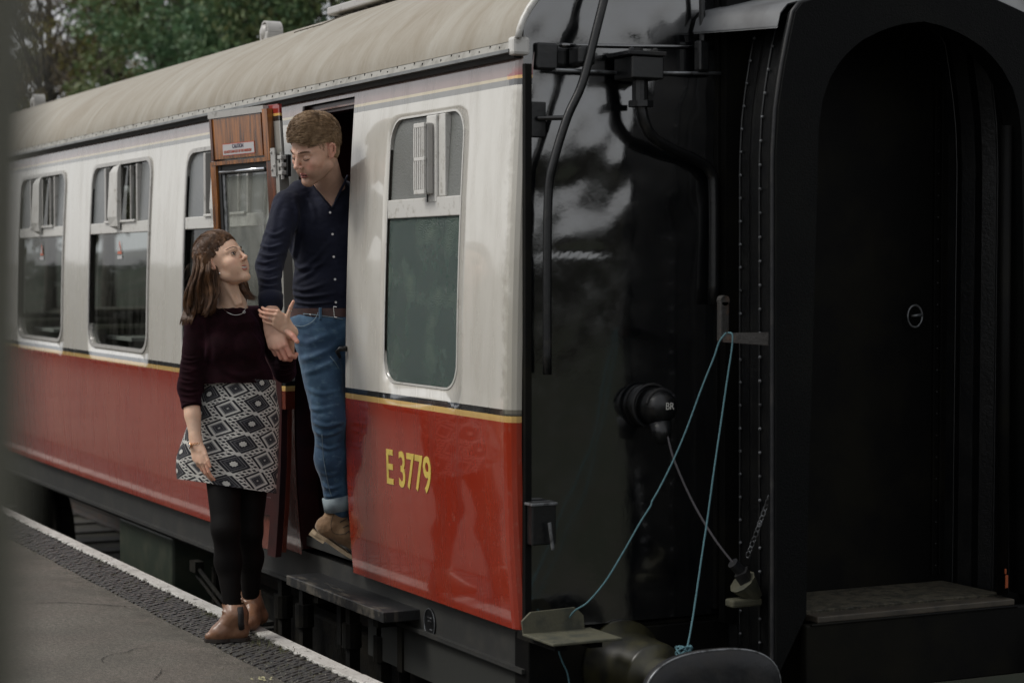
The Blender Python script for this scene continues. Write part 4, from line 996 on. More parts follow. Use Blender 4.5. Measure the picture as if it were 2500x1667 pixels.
LG = leaf_mat('dark_green_leaves', (.060, .115, .058), (.120, .165, .070)); LG2 = leaf_mat('mid_green_leaves', (.070, .110, .045), (.135, .135, .050)); LB = leaf_mat('autumn_brown_leaves', (.100, .082, .045), (.125, .092, .045)); LD = leaf_mat('olive_leaves', (.060, .066, .028), (.085, .075, .030))
LY = leaf_mat('yellow_green_leaves', (.09, .085, .02), (.13, .085, .02))
tree(120, 46, 11.5, 4.0, 3.0, 8200, .085, LB, 'sparse brownish autumn tree with sky showing through at the far left', 1, True)
tree(30, 58, 8.3, 2.0, 3.6, 9000, .16, LD, 'low dark olive tree mass at the left edge beyond the carriage roof', 2)
tree(262, 40, 10, 3.8, 1.5, 4200, .085, LY, 'thin yellow green tree between the brown tree and the dense green trees', 3, True)
tree(395, 37, 10.0, 2.5, 1.75, 11000, .10, LG2, 'mid green leafy tree left of the roof ventilator with sky gaps', 4)
tree(545, 33, 9.5, 2.3, 2.1, 17000, .095, LG, 'dense dark green tree directly behind the hooped roof ventilator', 5)
tree(705, 31, 9, 2.2, 2.1, 17000, .095, LG, 'dense dark green tree between the roof ventilator and the roof hatch', 6)
tree(850, 30, 9, 2.2, 2.0, 13000, .095, LG2, 'lighter green tree behind the flat roof hatch at the top', 7)
tree(480, 44, 9.8, 2.0, 2.9, 8000, .17, LD, 'olive tree farther back behind the dense green trees', 8)
tree(200, 64, 9.4, 1.5, 4.2, 8000, .22, LD, 'hazy dark tree far behind the brown tree low over the roof line', 10)
tree(760, 42, 10, 2.0, 3.2, 8000, .17, LG, 'far dark green tree filling gaps behind the green trees on the right', 9)
# unseen hedges, added and shaped for the glossy paint and glass to mirror
LH = leaf_mat('mirrored_hedge_leaves', (.010, .020, .010), (.016, .028, .012), .1)
def mirrored_hedge(x0, x1, y0, y1, h, label, seed, nl):
    rng = np.random.default_rng(seed); o = empty('mirrored_hedge', ((x0+x1)/2, (y0+y1)/2, 0), label, 'mirrored_hedge')
    n_ = nl; P = np.c_[rng.uniform(x0, x1, n_), rng.uniform(y0, y1, n_), rng.random(n_)]
    hh = np.array([h+.20*noise.noise(Vector((a*.9, b_*.9, 0)))+.12*noise.noise(Vector((a*3, b_*3, 1))) for a, b_, _ in P]); P[:, 2] = .1+P[:, 2]**.7*hh
    V, F = leaves(P, .22, rng); mesh_obj('foliage', V, F, LH, o)
    mb = MB(); mb.box2((x0+.15, y0+.15, 0), (x1-.15, y1-.15, h-.35)); mb.build('inner_branches', M['bark'], o)
mirrored_hedge(-34, 9, -6.6, -5.7, 1.82, 'unseen dark foliage added behind the platform for paint and glass to mirror', 11, 9000)
mirrored_hedge(15.5, 16.8, -3, 22, 2.45, 'unseen dark foliage added beyond the carriage end for its black paint to mirror', 12, 8000)
# blurred post close to the camera
pc = Q(-112, 833, .80); mb = MB()
rpt = np.array([[RT[0], FW[0], 0], [RT[1], FW[1], 0], [0, 0, 1]])
mb.box((0, 0, .1), (.060, .05, 3.4), rpt @ np.array([[math.cos(rad(1.6)), 0, math.sin(rad(1.6))], [0, 1, 0], [-math.sin(rad(1.6)), 0, math.cos(rad(1.6))]]), .008)
ps = MB(); ps.V = [tuple(np.array(v)+np.array([pc[0], pc[1], 1.6])) for v in mb.V]; ps.F = mb.F
o = ps.build('post', mat('olive_grey_post', (.095, .093, .066), .7, col2=(.080, .078, .056), ns=4)); tag(o, 'blurred olive grey post close to the camera along the left edge', 'post')
# ------------------------------------------------------------------ people: signed distance bodies turned into meshes
def nrm(v): v = np.array(v, float); return v/np.linalg.norm(v)
def sdf_mesh(prims, res, extra=None):
    # prims: (kind, data, op, k)
    lo = np.full(3, 1e9); hi = -lo
    for kd, d, op, k in prims:
        if op != 'u': continue
        if kd == 'c': a, b_, ra, rb = d; r = max(ra, rb); lo = np.minimum(lo, np.minimum(a, b_)-r); hi = np.maximum(hi, np.maximum(a, b_)+r)
        elif kd == 'e': c, r, R = d; m_ = max(r); lo = np.minimum(lo, np.array(c)-m_); hi = np.maximum(hi, np.array(c)+m_)
    lo -= res*3+.006; hi += res*3+.006
    dims = np.ceil((hi-lo)/res).astype(int)+1
    ax = [lo[i]+res*np.arange(dims[i]) for i in range(3)]
    G = np.full(dims, .5, np.float32)
    for kd, d, op, k in prims:
        if kd in 'ce':
            if kd == 'c': a, b_, ra, rb = [np.array(q, float) if i < 2 else q for i, q in enumerate(d)]; r = max(ra, rb); l, h = np.minimum(a, b_)-r, np.maximum(a, b_)+r
            else: c, r, R = d; c = np.array(c, float); r = np.array(r, float); l, h = c-max(r), c+max(r)
            pad = k*1.2+res*4+.012
            i0 = np.clip(((l-pad-lo)/res).astype(int), 0, dims); i1 = np.clip(np.ceil((h+pad-lo)/res).astype(int)+1, 0, dims)
        else: i0 = np.zeros(3, int); i1 = dims
        if (i1 <= i0).any(): continue
        sl_ = tuple(slice(i0[i], i1[i]) for i in range(3))
        X, Y, Z = np.meshgrid(ax[0][sl_[0]], ax[1][sl_[1]], ax[2][sl_[2]], indexing='ij', sparse=True)
        if kd == 'c':
            ab = b_-a; L2 = ab@ab+1e-12
            t = np.clip(((X-a[0])*ab[0]+(Y-a[1])*ab[1]+(Z-a[2])*ab[2])/L2, 0, 1)
            D_ = np.sqrt((X-a[0]-t*ab[0])**2+(Y-a[1]-t*ab[1])**2+(Z-a[2]-t*ab[2])**2)-(ra+(rb-ra)*t)
        elif kd == 'e':
            if R is None: R = np.eye(3)
            q = [(R[0][j]*(X-c[0])+R[1][j]*(Y-c[1])+R[2][j]*(Z-c[2])) for j in range(3)]   # columns of R are the axes
            k0 = np.sqrt((q[0]/r[0])**2+(q[1]/r[1])**2+(q[2]/r[2])**2); k1 = np.sqrt((q[0]/r[0]**2)**2+(q[1]/r[1]**2)**2+(q[2]/r[2]**2)**2)+1e-9
            D_ = np.where(k0 < .05, -min(r), k0*(k0-1)/k1)
        else:                           # convex cut: list of (normal, offset)
            D_ = None
            for nn, cc in d:
                h_ = X*nn[0]+Y*nn[1]+Z*nn[2]-cc; D_ = h_ if D_ is None else np.maximum(D_, h_)
        g_ = G[sl_]
        if op == 's': D_ = -D_
        if k > 0:
            if op == 'u': h = np.clip(.5+.5*(g_-D_)/k, 0, 1); r_ = g_*(1-h)+D_*h-k*h*(1-h)
            else: h = np.clip(.5-.5*(g_-D_)/k, 0, 1); r_ = g_*(1-h)+D_*h+k*h*(1-h)
        else: r_ = np.minimum(g_, D_) if op == 'u' else np.maximum(g_, D_)
        G[sl_] = r_
    if extra is not None: G = extra(G, ax)
    # surface nets
    S = G < 0
    corners = [(i, j, k) for i in (0, 1) for j in (0, 1) for k in (0, 1)]
    cnt = np.zeros(tuple(dims-1), np.int8)
    sub = lambda A, c: A[c[0]:A.shape[0]-1+c[0], c[1]:A.shape[1]-1+c[1], c[2]:A.shape[2]-1+c[2]]
    for c in corners: cnt += sub(S, c)
    act = np.argwhere((cnt > 0) & (cnt < 8)); idx = np.full(tuple(dims-1), -1, np.int64); idx[tuple(act.T)] = np.arange(len(act))
    P = np.zeros((len(act), 3)); Wt = np.zeros(len(act))
    for a in corners:
        for ax_ in range(3):
            if a[ax_]: continue
            b_ = list(a); b_[ax_] = 1
            ga = G[act[:, 0]+a[0], act[:, 1]+a[1], act[:, 2]+a[2]]; gb = G[act[:, 0]+b_[0], act[:, 1]+b_[1], act[:, 2]+b_[2]]
            m_ = (ga < 0) != (gb < 0); t = np.where(m_, ga/(ga-gb+1e-12), 0)
            p = np.tile(np.array(a, float), (len(act), 1)); p[:, ax_] += t; P += p*m_[:, None]; Wt += m_
    V = lo+(act+P/Wt[:, None])*res
    F = []
    for ax_ in range(3):
        o1, o2 = (ax_+1) % 3, (ax_+2) % 3
        s0 = [slice(1, -1)]*3; s0[ax_] = slice(0, -1); s1 = [slice(1, -1)]*3; s1[ax_] = slice(1, None)
        A, B = S[tuple(s0)], S[tuple(s1)]
        for fl, E in ((False, np.argwhere(A & ~B)), (True, np.argwhere(~A & B))):
            E = E.copy(); off = np.ones(3, int); off[ax_] = 0; E += off
            q = []
            for d1, d2 in ((1, 1), (0, 1), (0, 0), (1, 0)):
                c = E.copy(); c[:, o1] -= d1; c[:, o2] -= d2; q.append(idx[tuple(c.T)])
            q = np.stack(q, 1)
            if fl: q = q[:, ::-1]
            F.append(q)
    F = np.concatenate(F); F = F[(F >= 0).all(1)]
    return V, F
def relax(V, F, it=2, lam=.5):
    E = np.concatenate([F[:, [0, 1]], F[:, [1, 2]], F[:, [2, 3]], F[:, [3, 0]]])
    for _ in range(it):
        S = np.zeros_like(V); c = np.zeros(len(V)); np.add.at(S, E[:, 0], V[E[:, 1]]); np.add.at(S, E[:, 1], V[E[:, 0]]); np.add.at(c, E[:, 0], 1); np.add.at(c, E[:, 1], 1)
        V = V+lam*(S/c[:, None]-V)
    return V
def skin_obj(name, parts, matl, parent):
    V = []; F = []; T = []; n = 0
    for v, f, t in parts: V.append(v); F.append(np.asarray(f)+n); T.append(t if t is not None else np.zeros((len(v), 3))); n += len(v)
    V = np.concatenate(V); F = np.concatenate(F); T = np.concatenate(T)
    o = mesh_obj(name, V, F.tolist(), matl, parent, True)
    a = o.data.color_attributes.new('tint', 'FLOAT_COLOR', 'POINT'); a.data.foreach_set('color', np.c_[T, np.ones(len(T))].ravel())
    return o
C_ = lambda a, b_, ra, rb, k=.01, op='u': ('c', (a, b_, ra, rb), op, k)
E_ = lambda c, r, R=None, k=.01, op='u': ('e', (c, r, R), op, k)
def xf(prims, o, R, s=1.0):            # local -> world, columns of R are the local axes
    out = []
    for kd, d, op, k in prims:
        if kd == 'c': out.append((kd, (o+R@(np.array(d[0])*s), o+R@(np.array(d[1])*s), d[2]*s, d[3]*s), op, k*s))
        elif kd == 'e': out.append((kd, (o+R@(np.array(d[0])*s), np.array(d[1])*s, R@(d[2] if d[2] is not None else np.eye(3))), op, k*s))
    return out
def rotm(axis, deg): return np.array(Matrix.Rotation(rad(deg), 3, Vector(axis)))
def skin_mat(name, base, lip, shade, blush, rough=.5):
    m, nt, b = node_mat(name); at = N(nt, 'ShaderNodeAttribute'); at.attribute_name = 'tint'; s = N(nt, 'ShaderNodeSeparateColor'); nt.links.new(at.outputs['Color'], s.inputs[0])
    c = mixc(nt, ramp(nt, noise_n(nt, 30, detail=5), [(.35, 0), (.7, 1)]), base, tuple(k*.86 for k in base))
    c = mixc(nt, s.outputs[2], c, blush); c = mixc(nt, s.outputs[1], c, shade); c = mixc(nt, s.outputs[0], c, lip)
    nt.links.new(c, b.inputs['Base Color']); b.inputs['Roughness'].default_value = rough; b.inputs['Specular IOR Level'].default_value = .4
    b.inputs['Subsurface Weight'].default_value = .12; b.inputs['Subsurface Radius'].default_value = (1, .35, .2); b.inputs['Subsurface Scale'].default_value = .006
    bump(nt, b, noise_n(nt, 250, detail=3), .15, .001); return m
def head_prims(male):
    j = 1.0 if male else .90; P = []
    P += [E_((0, -.014, .045), (.076, .095, .083)), E_((0, .010, .012), (.070, .082, .080), None, .02)]
    P += [E_((0, .030, -.045), (.056*j, .058, .070), None, .025)]
    P += [C_((.050*j, -.002, -.060), (.014, .068, -.103), .021*j, .014, .022), C_((-.050*j, -.002, -.060), (-.014, .068, -.103), .021*j, .014, .022)]     # jaw
    P += [E_((0, .074, -.103), (.021*j, .016, .016), None, .014)]                       # chin
    for s in (-1, 1):
        P += [E_((s*.046*j, .055, -.026), (.022, .024, .020), None, .020)]          # cheekbone
        P += [E_((s*.030, .066, -.058), (.019, .018, .024), None, .018)] if male else [E_((s*.031, .060, -.050), (.026, .025, .034), None, .022)]
        P += [C_((s*.012, .090, .019), (s*.046, .068, .018), .0085 if male else .0065, .007, .012)]   # brow
        P += [E_((s*.032, .093, -.001), (.0175, .014, .0115), None, .010, 's')]
        P += [E_((s*.032, .0735, -.001), (.0155, .0135, .013), None, .003)]          # lids
        P += [C_((s*.077, -.010, .012), (s*.074, -.004, -.022), .011, .007, .004)]+[C_(a, b_, (.0042), .0042, .004) for a, b_ in zip([(s*.078, .000, .012), (s*.084, -.004, .024), (s*.086, -.014, .027), (s*.0875, -.023, .020), (s*.0865, -.025, .007), (s*.085, -.020, -.010), (s*.080, -.008, -.024)], [(s*.084, -.004, .024), (s*.086, -.014, .027), (s*.0875, -.023, .020), (s*.0865, -.025, .007), (s*.085, -.020, -.010), (s*.080, -.008, -.024), (s*.076, -.003, -.026)])]
        P += [E_((s*.090, -.009, .006), (.006, .009, .013), None, .003, 's')]
    if not male:
        for s in (-1, 1): P += [C_((0, .090, -.0665), (s*.027, .076, -.0560), .0058, .0020, .002, 's'), C_((s*.030, .068, -.050), (s*.040, .064, -.030), .010, .012, .012)]
    w = 1.0 if male else .82
    P += [C_((0, .088, .014), (0, .108, -.026), .0075*w, .0095*w, .008), E_((0, .1105, -.030), (.0105*w, .0105, .0095), None, .006)]
    for s in (-1, 1): P += [E_((s*.0125*w, .099, -.034), (.0068, .0085, .0065), None, .005), E_((s*.0068*w, .1045, -.0395), (.0035, .005, .0028), None, .002, 's')]
    return P
def head_tint(V, male, smile):
    T = np.zeros((len(V), 3)); x, y, z = V[:, 0], V[:, 1], V[:, 2]
    if male:
        b_ = np.clip((-.040-z)/.03, 0, 1)*np.clip((y+.03)/.05, 0, 1)*.55*np.where(np.abs(x) > .02, 1, .75)+.35*np.clip((.004-y)/.02, 0, 1)*(np.abs(x) > .06)*(z > -.0)*(z < .05)*0
        T[:, 1] = b_*1.35
    T[:, 2] = np.exp(-((np.abs(x)-.045)**2/.0003+(z+.035)**2/.0004))*(y > .03)*(.6 if male else .40)+np.exp(-((y-.112)**2+(z+.03)**2)/.0002)*.3+(np.abs(x) > .076)*.6
    return T
def mouth(male):
    P = []
    if male:
        z = -.0665
        P += [C_((-.023, .081, z-.001), (0, .0925, z+.0015), .0028, .0042, .002), C_((.023, .081, z-.001), (0, .0925, z+.0015), .0028, .0042, .002), C_((-.019, .082, z-.0075), (0, .091, z-.0095), .003, .0050, .002), C_((.019, .082, z-.0075), (0, .091, z-.0095), .003, .0050, .002)]
    else:
        for s in (-1, 1):
            up = [(s*.033, .0745, -.0515), (s*.023, .0840, -.0565), (s*.011, .0895, -.0590), (0, .0910, -.0600)]
            lo_ = [(s*.033, .0745, -.0520), (s*.024, .0815, -.0645), (s*.012, .0860, -.0725), (0, .0875, -.0745)]
            for L_, rr in ((up, (.0014, .0020, .0024, .0026)), (lo_, (.0014, .0024, .0032, .0036))):
                for a, b_, r1, r2 in zip(L_, L_[1:], rr, rr[1:]): P.append(C_(a, b_, r1, r2, .001))
    return P
def hand(wr, d, s, n, size=1.0, curls=((10, 15, 10),)*4, spread=.0, thumb=None, th=1.0, L=1.0, fd=None):
    d, n = nrm(d), nrm(n); n = nrm(n-d*(n@d)); s = nrm(s-n*(np.array(s)@n)); fd = d if fd is None else nrm(fd); wr = np.array(wr); P = []; z = size
    K = []
    for i, (o, l) in enumerate(((.030, .088), (.010, .092), (-.010, .087), (-.029, .078))):
        k = wr+(d*l*L+s*o-n*.004*abs(i-1.2))*z; K.append(k); P.append(C_(wr+(d*.012+s*o*.62)*z, k, .0145*z*th, .0108*z*th, .010*z))
    so = nrm(s-d*(s@d)); P.append(E_(wr+(d*.050+s*.004-n*.004)*z, np.array((.040, .046, .0155))*z, np.c_[so, d, n], .012*z))
    P.append(C_(wr+(s*.014)*z-d*.02, wr+d*.03*z+s*.018*z, .019*z*th, .016*z*th, .012)); P.append(C_(wr-s*.012*z-d*.02, wr+d*.03*z-s*.018*z, .018*z*th, .015*z*th, .012))
    for i, k in enumerate(K):
        ls = ((.043, .026, .021), (.047, .030, .022), (.044, .028, .021), (.034, .021, .019))[i]; a = 0; p = k; dd = fd; r = (.0093, .0093, .0088, .0078)[i]*z*th
        for j in range(3):
            a += curls[i][j]; sp = spread*(1.2-i)*.5 if j == 0 else 0
            v = nrm(dd*math.cos(rad(a))-n*math.sin(rad(a))+s*(spread*(1.3-i))); q = p+v*ls[j]*z*L; P.append(C_(p, q, r*(1-.07*j), r*(1-.07*(j+1)), .0018 if j else .004)); p = q
    tb, tv1, tv2, tv3 = thumb or ((.018, .026, -.006), (.62, .75, -.1), (.85, .45, -.25), (.95, .2, -.35))
    p = wr+(d*tb[0]+s*tb[1]+n*tb[2])*z; r0 = .0150
    for (v, l, ra, rb) in ((tv1, .042, .0150, .0112), (tv2, .033, .0108, .0100), (tv3, .027, .0098, .0078)):
        q = p+nrm(d*v[0]+s*v[1]+n*v[2])*l*z; P.append(C_(p, q, ra*z*th, rb*z*th, .006 if ra > .012 else .002)); p = q
    return P
def eyeball(c, gaze, r, parent, iris=(.05, .09, .10), lid_open=1.0):
    g = MB(); g.sphere(c, r, 20, 14); V = np.array(g.V); gz = nrm(gaze); mi = []
    for f in g.F:
        m_ = V[list(f)].mean(0)-c; m_ /= np.linalg.norm(m_); a = math.degrees(math.acos(max(-1, min(1, m_@gz)))); mi.append(2 if a < 18 else 1 if a < 40 else 0)
    return mesh_obj('eye', g.V, g.F, [M['eyewhite'], mat('iris', iris, .1), M['pupil']], parent, True, mi)
M['eyewhite'] = mat('eye_white', (.40, .38, .36), .2); M['pupil'] = mat('pupil', (.004, .004, .004), .05)
M['lip_m'] = mat('lip_skin', (.30, .105, .085), .4); M['lip_f'] = mat('lipstick_pink', (.44, .15, .125), .35); M['teeth'] = mat('teeth', (.62, .60, .54), .25); M['mouth_dark'] = mat('mouth_dark', (.05, .012, .01), .6)
def frame3(f, upish): f = nrm(f); r = nrm(np.cross(f, upish)); u = np.cross(r, f); return np.c_[r, f, u]    # columns: right(+x local), forward(+y), up(+z)
def hair_strands(list_of_paths, r0, n=4):
    g = MB()
    for P, r in list_of_paths:
        P = smooth_path(P, 3); k = len(P); rr = [r*(.45+.55*math.sin(math.pi*min(1, (i+.8)/(k*.75))) if i < k*.6 else r*max(.12, 1-(i-k*.6)/(k*.42))) if False else r*max(.10, math.sin(math.pi*(.12+.86*i/(k-1)))**.6) for i in range(k)]
        g.tube(P, rr, n, flat=.5)
    return g
def hair_mat(name, c1, c2, c3, rough=.42):
    m, nt, b = node_mat(name); c = mixc(nt, ramp(nt, noise_n(nt, 55, (1, 1, .6), 4), [(.36, 0), (.66, 1)]), c1, c2); c = mixc(nt, ramp(nt, noise_n(nt, 14, detail=4), [(.5, 0), (.72, 1)]), c, c3)
    nt.links.new(c, b.inputs['Base Color']); b.inputs['Roughness'].default_value = rough; b.inputs['Specular IOR Level'].default_value = .35; return m
BR, BF, BU = RT, TW, UP                 # camera-aligned axes, used only to read the poses
def fabric_noise(V, F, amp, sc_, stretch=(1, 1, 1), seed=0):
    # real folds: push vertices along normals
    Vn = np.zeros_like(V); a = V[F[:, 1]]-V[F[:, 0]]; b_ = V[F[:, 3]]-V[F[:, 0]]; n_ = np.cross(a, b_)
    for i in range(4): np.add.at(Vn, F[:, i], n_)
    Vn /= np.linalg.norm(Vn, axis=1, keepdims=True)+1e-12
    h = np.array([noise.noise(Vector((p[0]*sc_*stretch[0]+seed, p[1]*sc_*stretch[1], p[2]*sc_*stretch[2])))+.5*noise.noise(Vector((p[0]*sc_*2.3*stretch[0]+seed, p[1]*sc_*2.3, p[2]*sc_*2.3*stretch[2]))) for p in V])
    return V+Vn*(h*amp)[:, None]
def folds(V, F, items):
    # real creases: ridges and valleys pushed into the cloth along lines read from the picture
    Vn = np.zeros_like(V); n_ = np.cross(V[F[:, 1]]-V[F[:, 0]], V[F[:, 3]]-V[F[:, 0]])
    for i in range(4): np.add.at(Vn, F[:, i], n_)
    Vn /= np.linalg.norm(Vn, axis=1, keepdims=True)+1e-12
    D_ = V-CAM; dep = D_@FW; U_ = np.c_[1250+(D_@RT)/dep*FPX, 833.5-(D_@UP)/dep*FPX]; fr = np.clip((Vn@BF)*1.5, 0, 1)
    if fr.mean() < .1: Vn = -Vn; fr = np.clip((Vn@BF)*1.5, 0, 1)
    h = np.zeros(len(V))
    for pts, wd, amp in items:
        P = np.array(smooth_path([np.array((x, y, 0.)) for x, y in pts], 4))[:, :2]; best = np.full(len(V), 1e9); tt_ = np.zeros(len(V))
        for i, (a, b_) in enumerate(zip(P, P[1:])):
            ab = b_-a; t = np.clip(((U_-a)@ab)/(ab@ab+1e-9), 0, 1); d = np.linalg.norm(U_-a-t[:, None]*ab, axis=1); m_ = d < best; best[m_] = d[m_]; tt_[m_] = ((i+t)/(len(P)-1))[m_]
        h += amp*np.exp(-(best/wd)**2)*np.sin(math.pi*np.clip(tt_*.9+.05, 0, 1))**.7-amp*.5*np.exp(-((best-wd*1.9)/wd)**2)*np.sin(math.pi*tt_)
    return V+Vn*(h*fr)[:, None]
def wedge(pts_px, d0, d1, dm=None):              # convex polygon given in the picture, between two depths, as half-spaces
    P = [Q(x, y, dm or d0) for x, y in pts_px]; c = sum(P)/len(P); out = []
    for a, b_ in zip(P, P[1:]+P[:1]):
        n_ = nrm(np.cross(b_-a, FW)); 
        if n_@(c-a) > 0: n_ = -n_
        out.append((n_, n_@a))
    out.append((FW, FW@(CAM+FW*d1))); out.append((-FW, -FW@(CAM+FW*d0))); return ('p', out, 's', 0)
def cfold(pts, r, k=.012): return [C_(a, b_, r, r*.8, k) for a, b_ in zip(pts, pts[1:])]

# ================================================================== the man in the doorway
MP = empty('person', Q(815, 1345, 9.1), 'man in a navy shirt and blue jeans leaning out of the carriage doorway, looking down', 'person')
M['skin_m'] = skin_mat('fair_skin', (.62, .375, .275), (.38, .15, .12), (.23, .135, .09), (.58, .25, .185))
HS = 1.13
fm = -.66*BR-.40*BU+.66*BF; upm_ = BU*1.0+BR*.17
Rm = frame3(fm, upm_); om = Q(719, 411, 8.76)-Rm@(np.array([0, .120, -.030])*HS)
hp = head_prims(True); hv, hf = sdf_mesh(hp, .0024)
hv = relax(hv, hf, 1, .4); ht = head_tint(hv, True, False); headm = (om+(hv*HS)@Rm.T, hf, ht)
L2W = lambda p: om+Rm@(np.array(p)*HS)
shR, elR, wrR = Q(703, 500, 9.0), Q(657, 648, 8.83), Q(664, 792, 8.66)
nb = Q(808, 470, 9.06)
tor = [E_(Q(806, 570, 9.10), (.185, .20, .112), np.c_[BR, BU, BF], .04), E_(Q(806, 700, 9.11), (.160, .18, .108), np.c_[BR, BU, BF], .05), E_(Q(808, 800, 9.12), (.168, .12, .115), np.c_[BR, BU, BF], .05),
       C_(Q(735, 478, 9.06), Q(890, 484, 9.12), .062, .062, .05), E_(Q(768, 540, 9.02), (.085, .07, .05), np.c_[BR, BU, BF], .05)]
neck = [C_(L2W((0, -.03, -.045)), nb+BF*(-.02), .058, .064, .02), C_(nb, Q(808, 520, 9.07), .066, .074, .04)]
armR = [C_(shR, elR, .060, .047, .03), C_(elR, (elR*.45+wrR*.55), .048, .042, .02), C_((elR*.45+wrR*.55), wrR, .042, .029, .01)]
# continuous body: torso, neck, limbs
legA = [(Q(775, 815, 9.10), Q(806, 1025, 9.00), .098, .064), (Q(806, 1025, 9.00), Q(810, 1120, 9.05), .062, .060), (Q(810, 1120, 9.05), Q(828, 1240, 9.10), .060, .044)]
legB = [(Q(850, 820, 9.16), Q(868, 1030, 9.12), .095, .064), (Q(868, 1030, 9.12), Q(852, 1160, 9.24), .062, .052), (Q(852, 1160, 9.24), Q(846, 1270, 9.28), .050, .042)]
bodyp = [(k, (d[0], np.array(d[1])-.010, d[2]) if k == 'e' else d, op, kk) for k, d, op, kk in tor+neck]+[C_(shR, elR, .052, .039, .03), C_(elR, (elR*.45+wrR*.55), .039, .033, .02), C_((elR*.45+wrR*.55), wrR, .034, .026, .01)]+[C_(Q(895, 500, 9.18), Q(935, 650, 9.3), .06, .045, .03), C_(Q(935, 650, 9.3), Q(930, 790, 9.25), .045, .03, .02)]+[C_(a, b_, ra-.008, rb-.008, .03) for a, b_, ra, rb in legA+legB]
bv, bf = sdf_mesh(bodyp, .0075)
bodm = (bv, bf, np.zeros((len(bv), 3)))
# forearm + hand at fine resolution
dh = nrm(Q(679, 852, 8.63)-wrR)
hpm = hand(wrR, dh, BR*.9+BU*.25+BF*.3, BF*.90-BR*.38, 1.16, ((22, 62, 45), (26, 66, 48), (32, 68, 50), (38, 68, 50)), .03,
           ((.020, .026, .002), (.60, .78, .12), (.78, .60, .05), (.92, .38, -.05)), 1.06)
fo = [C_(elR*.30+wrR*.70, wrR, .037, .029, .01), C_(wrR-(wrR-elR)*.16, wrR+dh*.02, .033, .028, .01)]
av, af = sdf_mesh(fo+hpm, .0021); av = relax(av, af, 1, .4)
tt = np.zeros((len(av), 3)); dw = np.linalg.norm(av-wrR, axis=1); tt[:, 2] = np.clip((dw-.085)/.06, 0, .75)
V_, F_ = sdf_mesh(neck+[E_(Q(800, 560, 9.11), (.14, .10, .090), np.c_[BR, BU, BF], .03)], .0035)
bm_ = skin_obj('body', [bodm, headm, (av, af, tt), (V_, F_, None)], M['skin_m'], MP)
mv, mf = sdf_mesh(mouth(True), .0010); mesh_obj('lips', om+(mv*HS)@Rm.T, mf.tolist(), M['lip_m'], bm_, True)
gm = MB(); gm.sphere((0, .086, -.0705), (.021, .0062, .0022), 10, 6); mesh_obj('mouth_opening', om+(np.array(gm.V)*HS)@Rm.T, gm.F, M['mouth_dark'], bm_, True)
M['lash'] = mat('dark_lash', (.022, .013, .009), .6); M['hair_m'] = hair_mat('sandy_brown_hair', (.20, .125, .066), (.36, .245, .145), (.10, .058, .032)); M['brow_m'] = mat('sandy_brow', (.12, .062, .030), .7, col2=(.18, .10, .055), ns=300)
for s in (-1, 1):
    g = MB(); g.tube(smooth_path([(s*.019, .0845, -.0065), (s*.030, .0885, -.0085), (s*.040, .0845, -.0080), (s*.047, .0765, -.005)], 3), .0013, 5); mesh_obj('eyelash', om+(np.array(g.V)*HS)@Rm.T, g.F, M['lash'], bm_, True)
    g = MB()
    rb = random.Random(s+4)
    for i in range(60):
        t = rb.random(); x0 = .012+.037*t; z0 = .0195+.006*math.sin(t*2.6)+rb.uniform(-.0028, .0028); y0 = .0975-.022*t**1.7+.001
        g.tube([(s*x0, y0, z0), (s*(x0+.005), y0-.0005-.002*t, z0+.0012-.002*t), (s*(x0+.009), y0-.001-.005*t, z0+.0008-.003*t)], [.0007, .0007, .0003], 3)
    mesh_obj('eyebrow', om+(np.array(g.V)*HS)@Rm.T, g.F, M['brow_m'], bm_)
# hair cap + locks
def pl(nv, c): return ('p', [(np.array(nv, float), c)], 's', .005)
cap = [E_((0, -.016, .050), (.0800, .099, .0875), None, 0), E_((.0, .004, .068), (.068, .094, .078), None, .02), E_((0, -.045, -.005), (.064, .052, .070), None, .02),
       pl((0, -.60, .80), -.004), ('p', [(np.array((0, .0, 1.)), .034), (np.array((0, -1., 0)), .014)], 's', .008), pl((0, 0, 1.), -.062)]
cv, cf = sdf_mesh(cap, .0036)
cv = fabric_noise(cv, cf, .0034, 70, (1, .45, 1))
g = MB(); g.add(cv.tolist(), [tuple(f) for f in cf.tolist()]); rh = random.Random(12); paths = []
def on_top(p, lift):                    # nearest point on the outer hair shape
    a, b_ = np.array([0, .004, .068]), np.array([.068, .094, .078]); q = p-a; q = a+q/np.linalg.norm(q/b_)
    a2, b2 = np.array([0, -.016, .050]), np.array([.080, .099, .0875]); q2 = p-a2; q2 = a2+q2/np.linalg.norm(q2/b2)
    r = q if np.linalg.norm(q-a2) > np.linalg.norm(q2-a2) else q2; return r+nrm(r-a2)*lift
for i in range(3400):                   # top: combed forward and across
    u = rh.uniform(0, 6.283); v = math.acos(rh.uniform(-.22, 1)); p = on_top(np.array([0, .004, .068])+.2*np.array([math.sin(v)*math.sin(u), math.sin(v)*math.cos(u), math.cos(v)]), -.001)
    x, y = p[0], p[1]
    if .6*p[1]-.8*p[2] > .005: continue
    if p[2] < .055 and p[1] < .03: continue
    wv = .35*noise.noise(Vector((x*30, y*30, 0))); d = nrm(np.array([.72+wv, .66, 0])); l = rh.uniform(.030, .050)*(.60 if y > .05 else 1); n_ = 5; P = []
    cq = y*.74-x*.67; clump = .0075*noise.noise(Vector((cq*62, (x*.74+y*.67)*16, 3)))+rh.uniform(0, .0026)
    for k in range(n_):
        t = k/(n_-1); P.append(on_top(p+d*l*t, .0015+clump+(.006*math.sin(math.pi*t)+ (.004 if y > .03 else 0)*t)))
    paths.append((P, rh.uniform(.0008, .0017)))
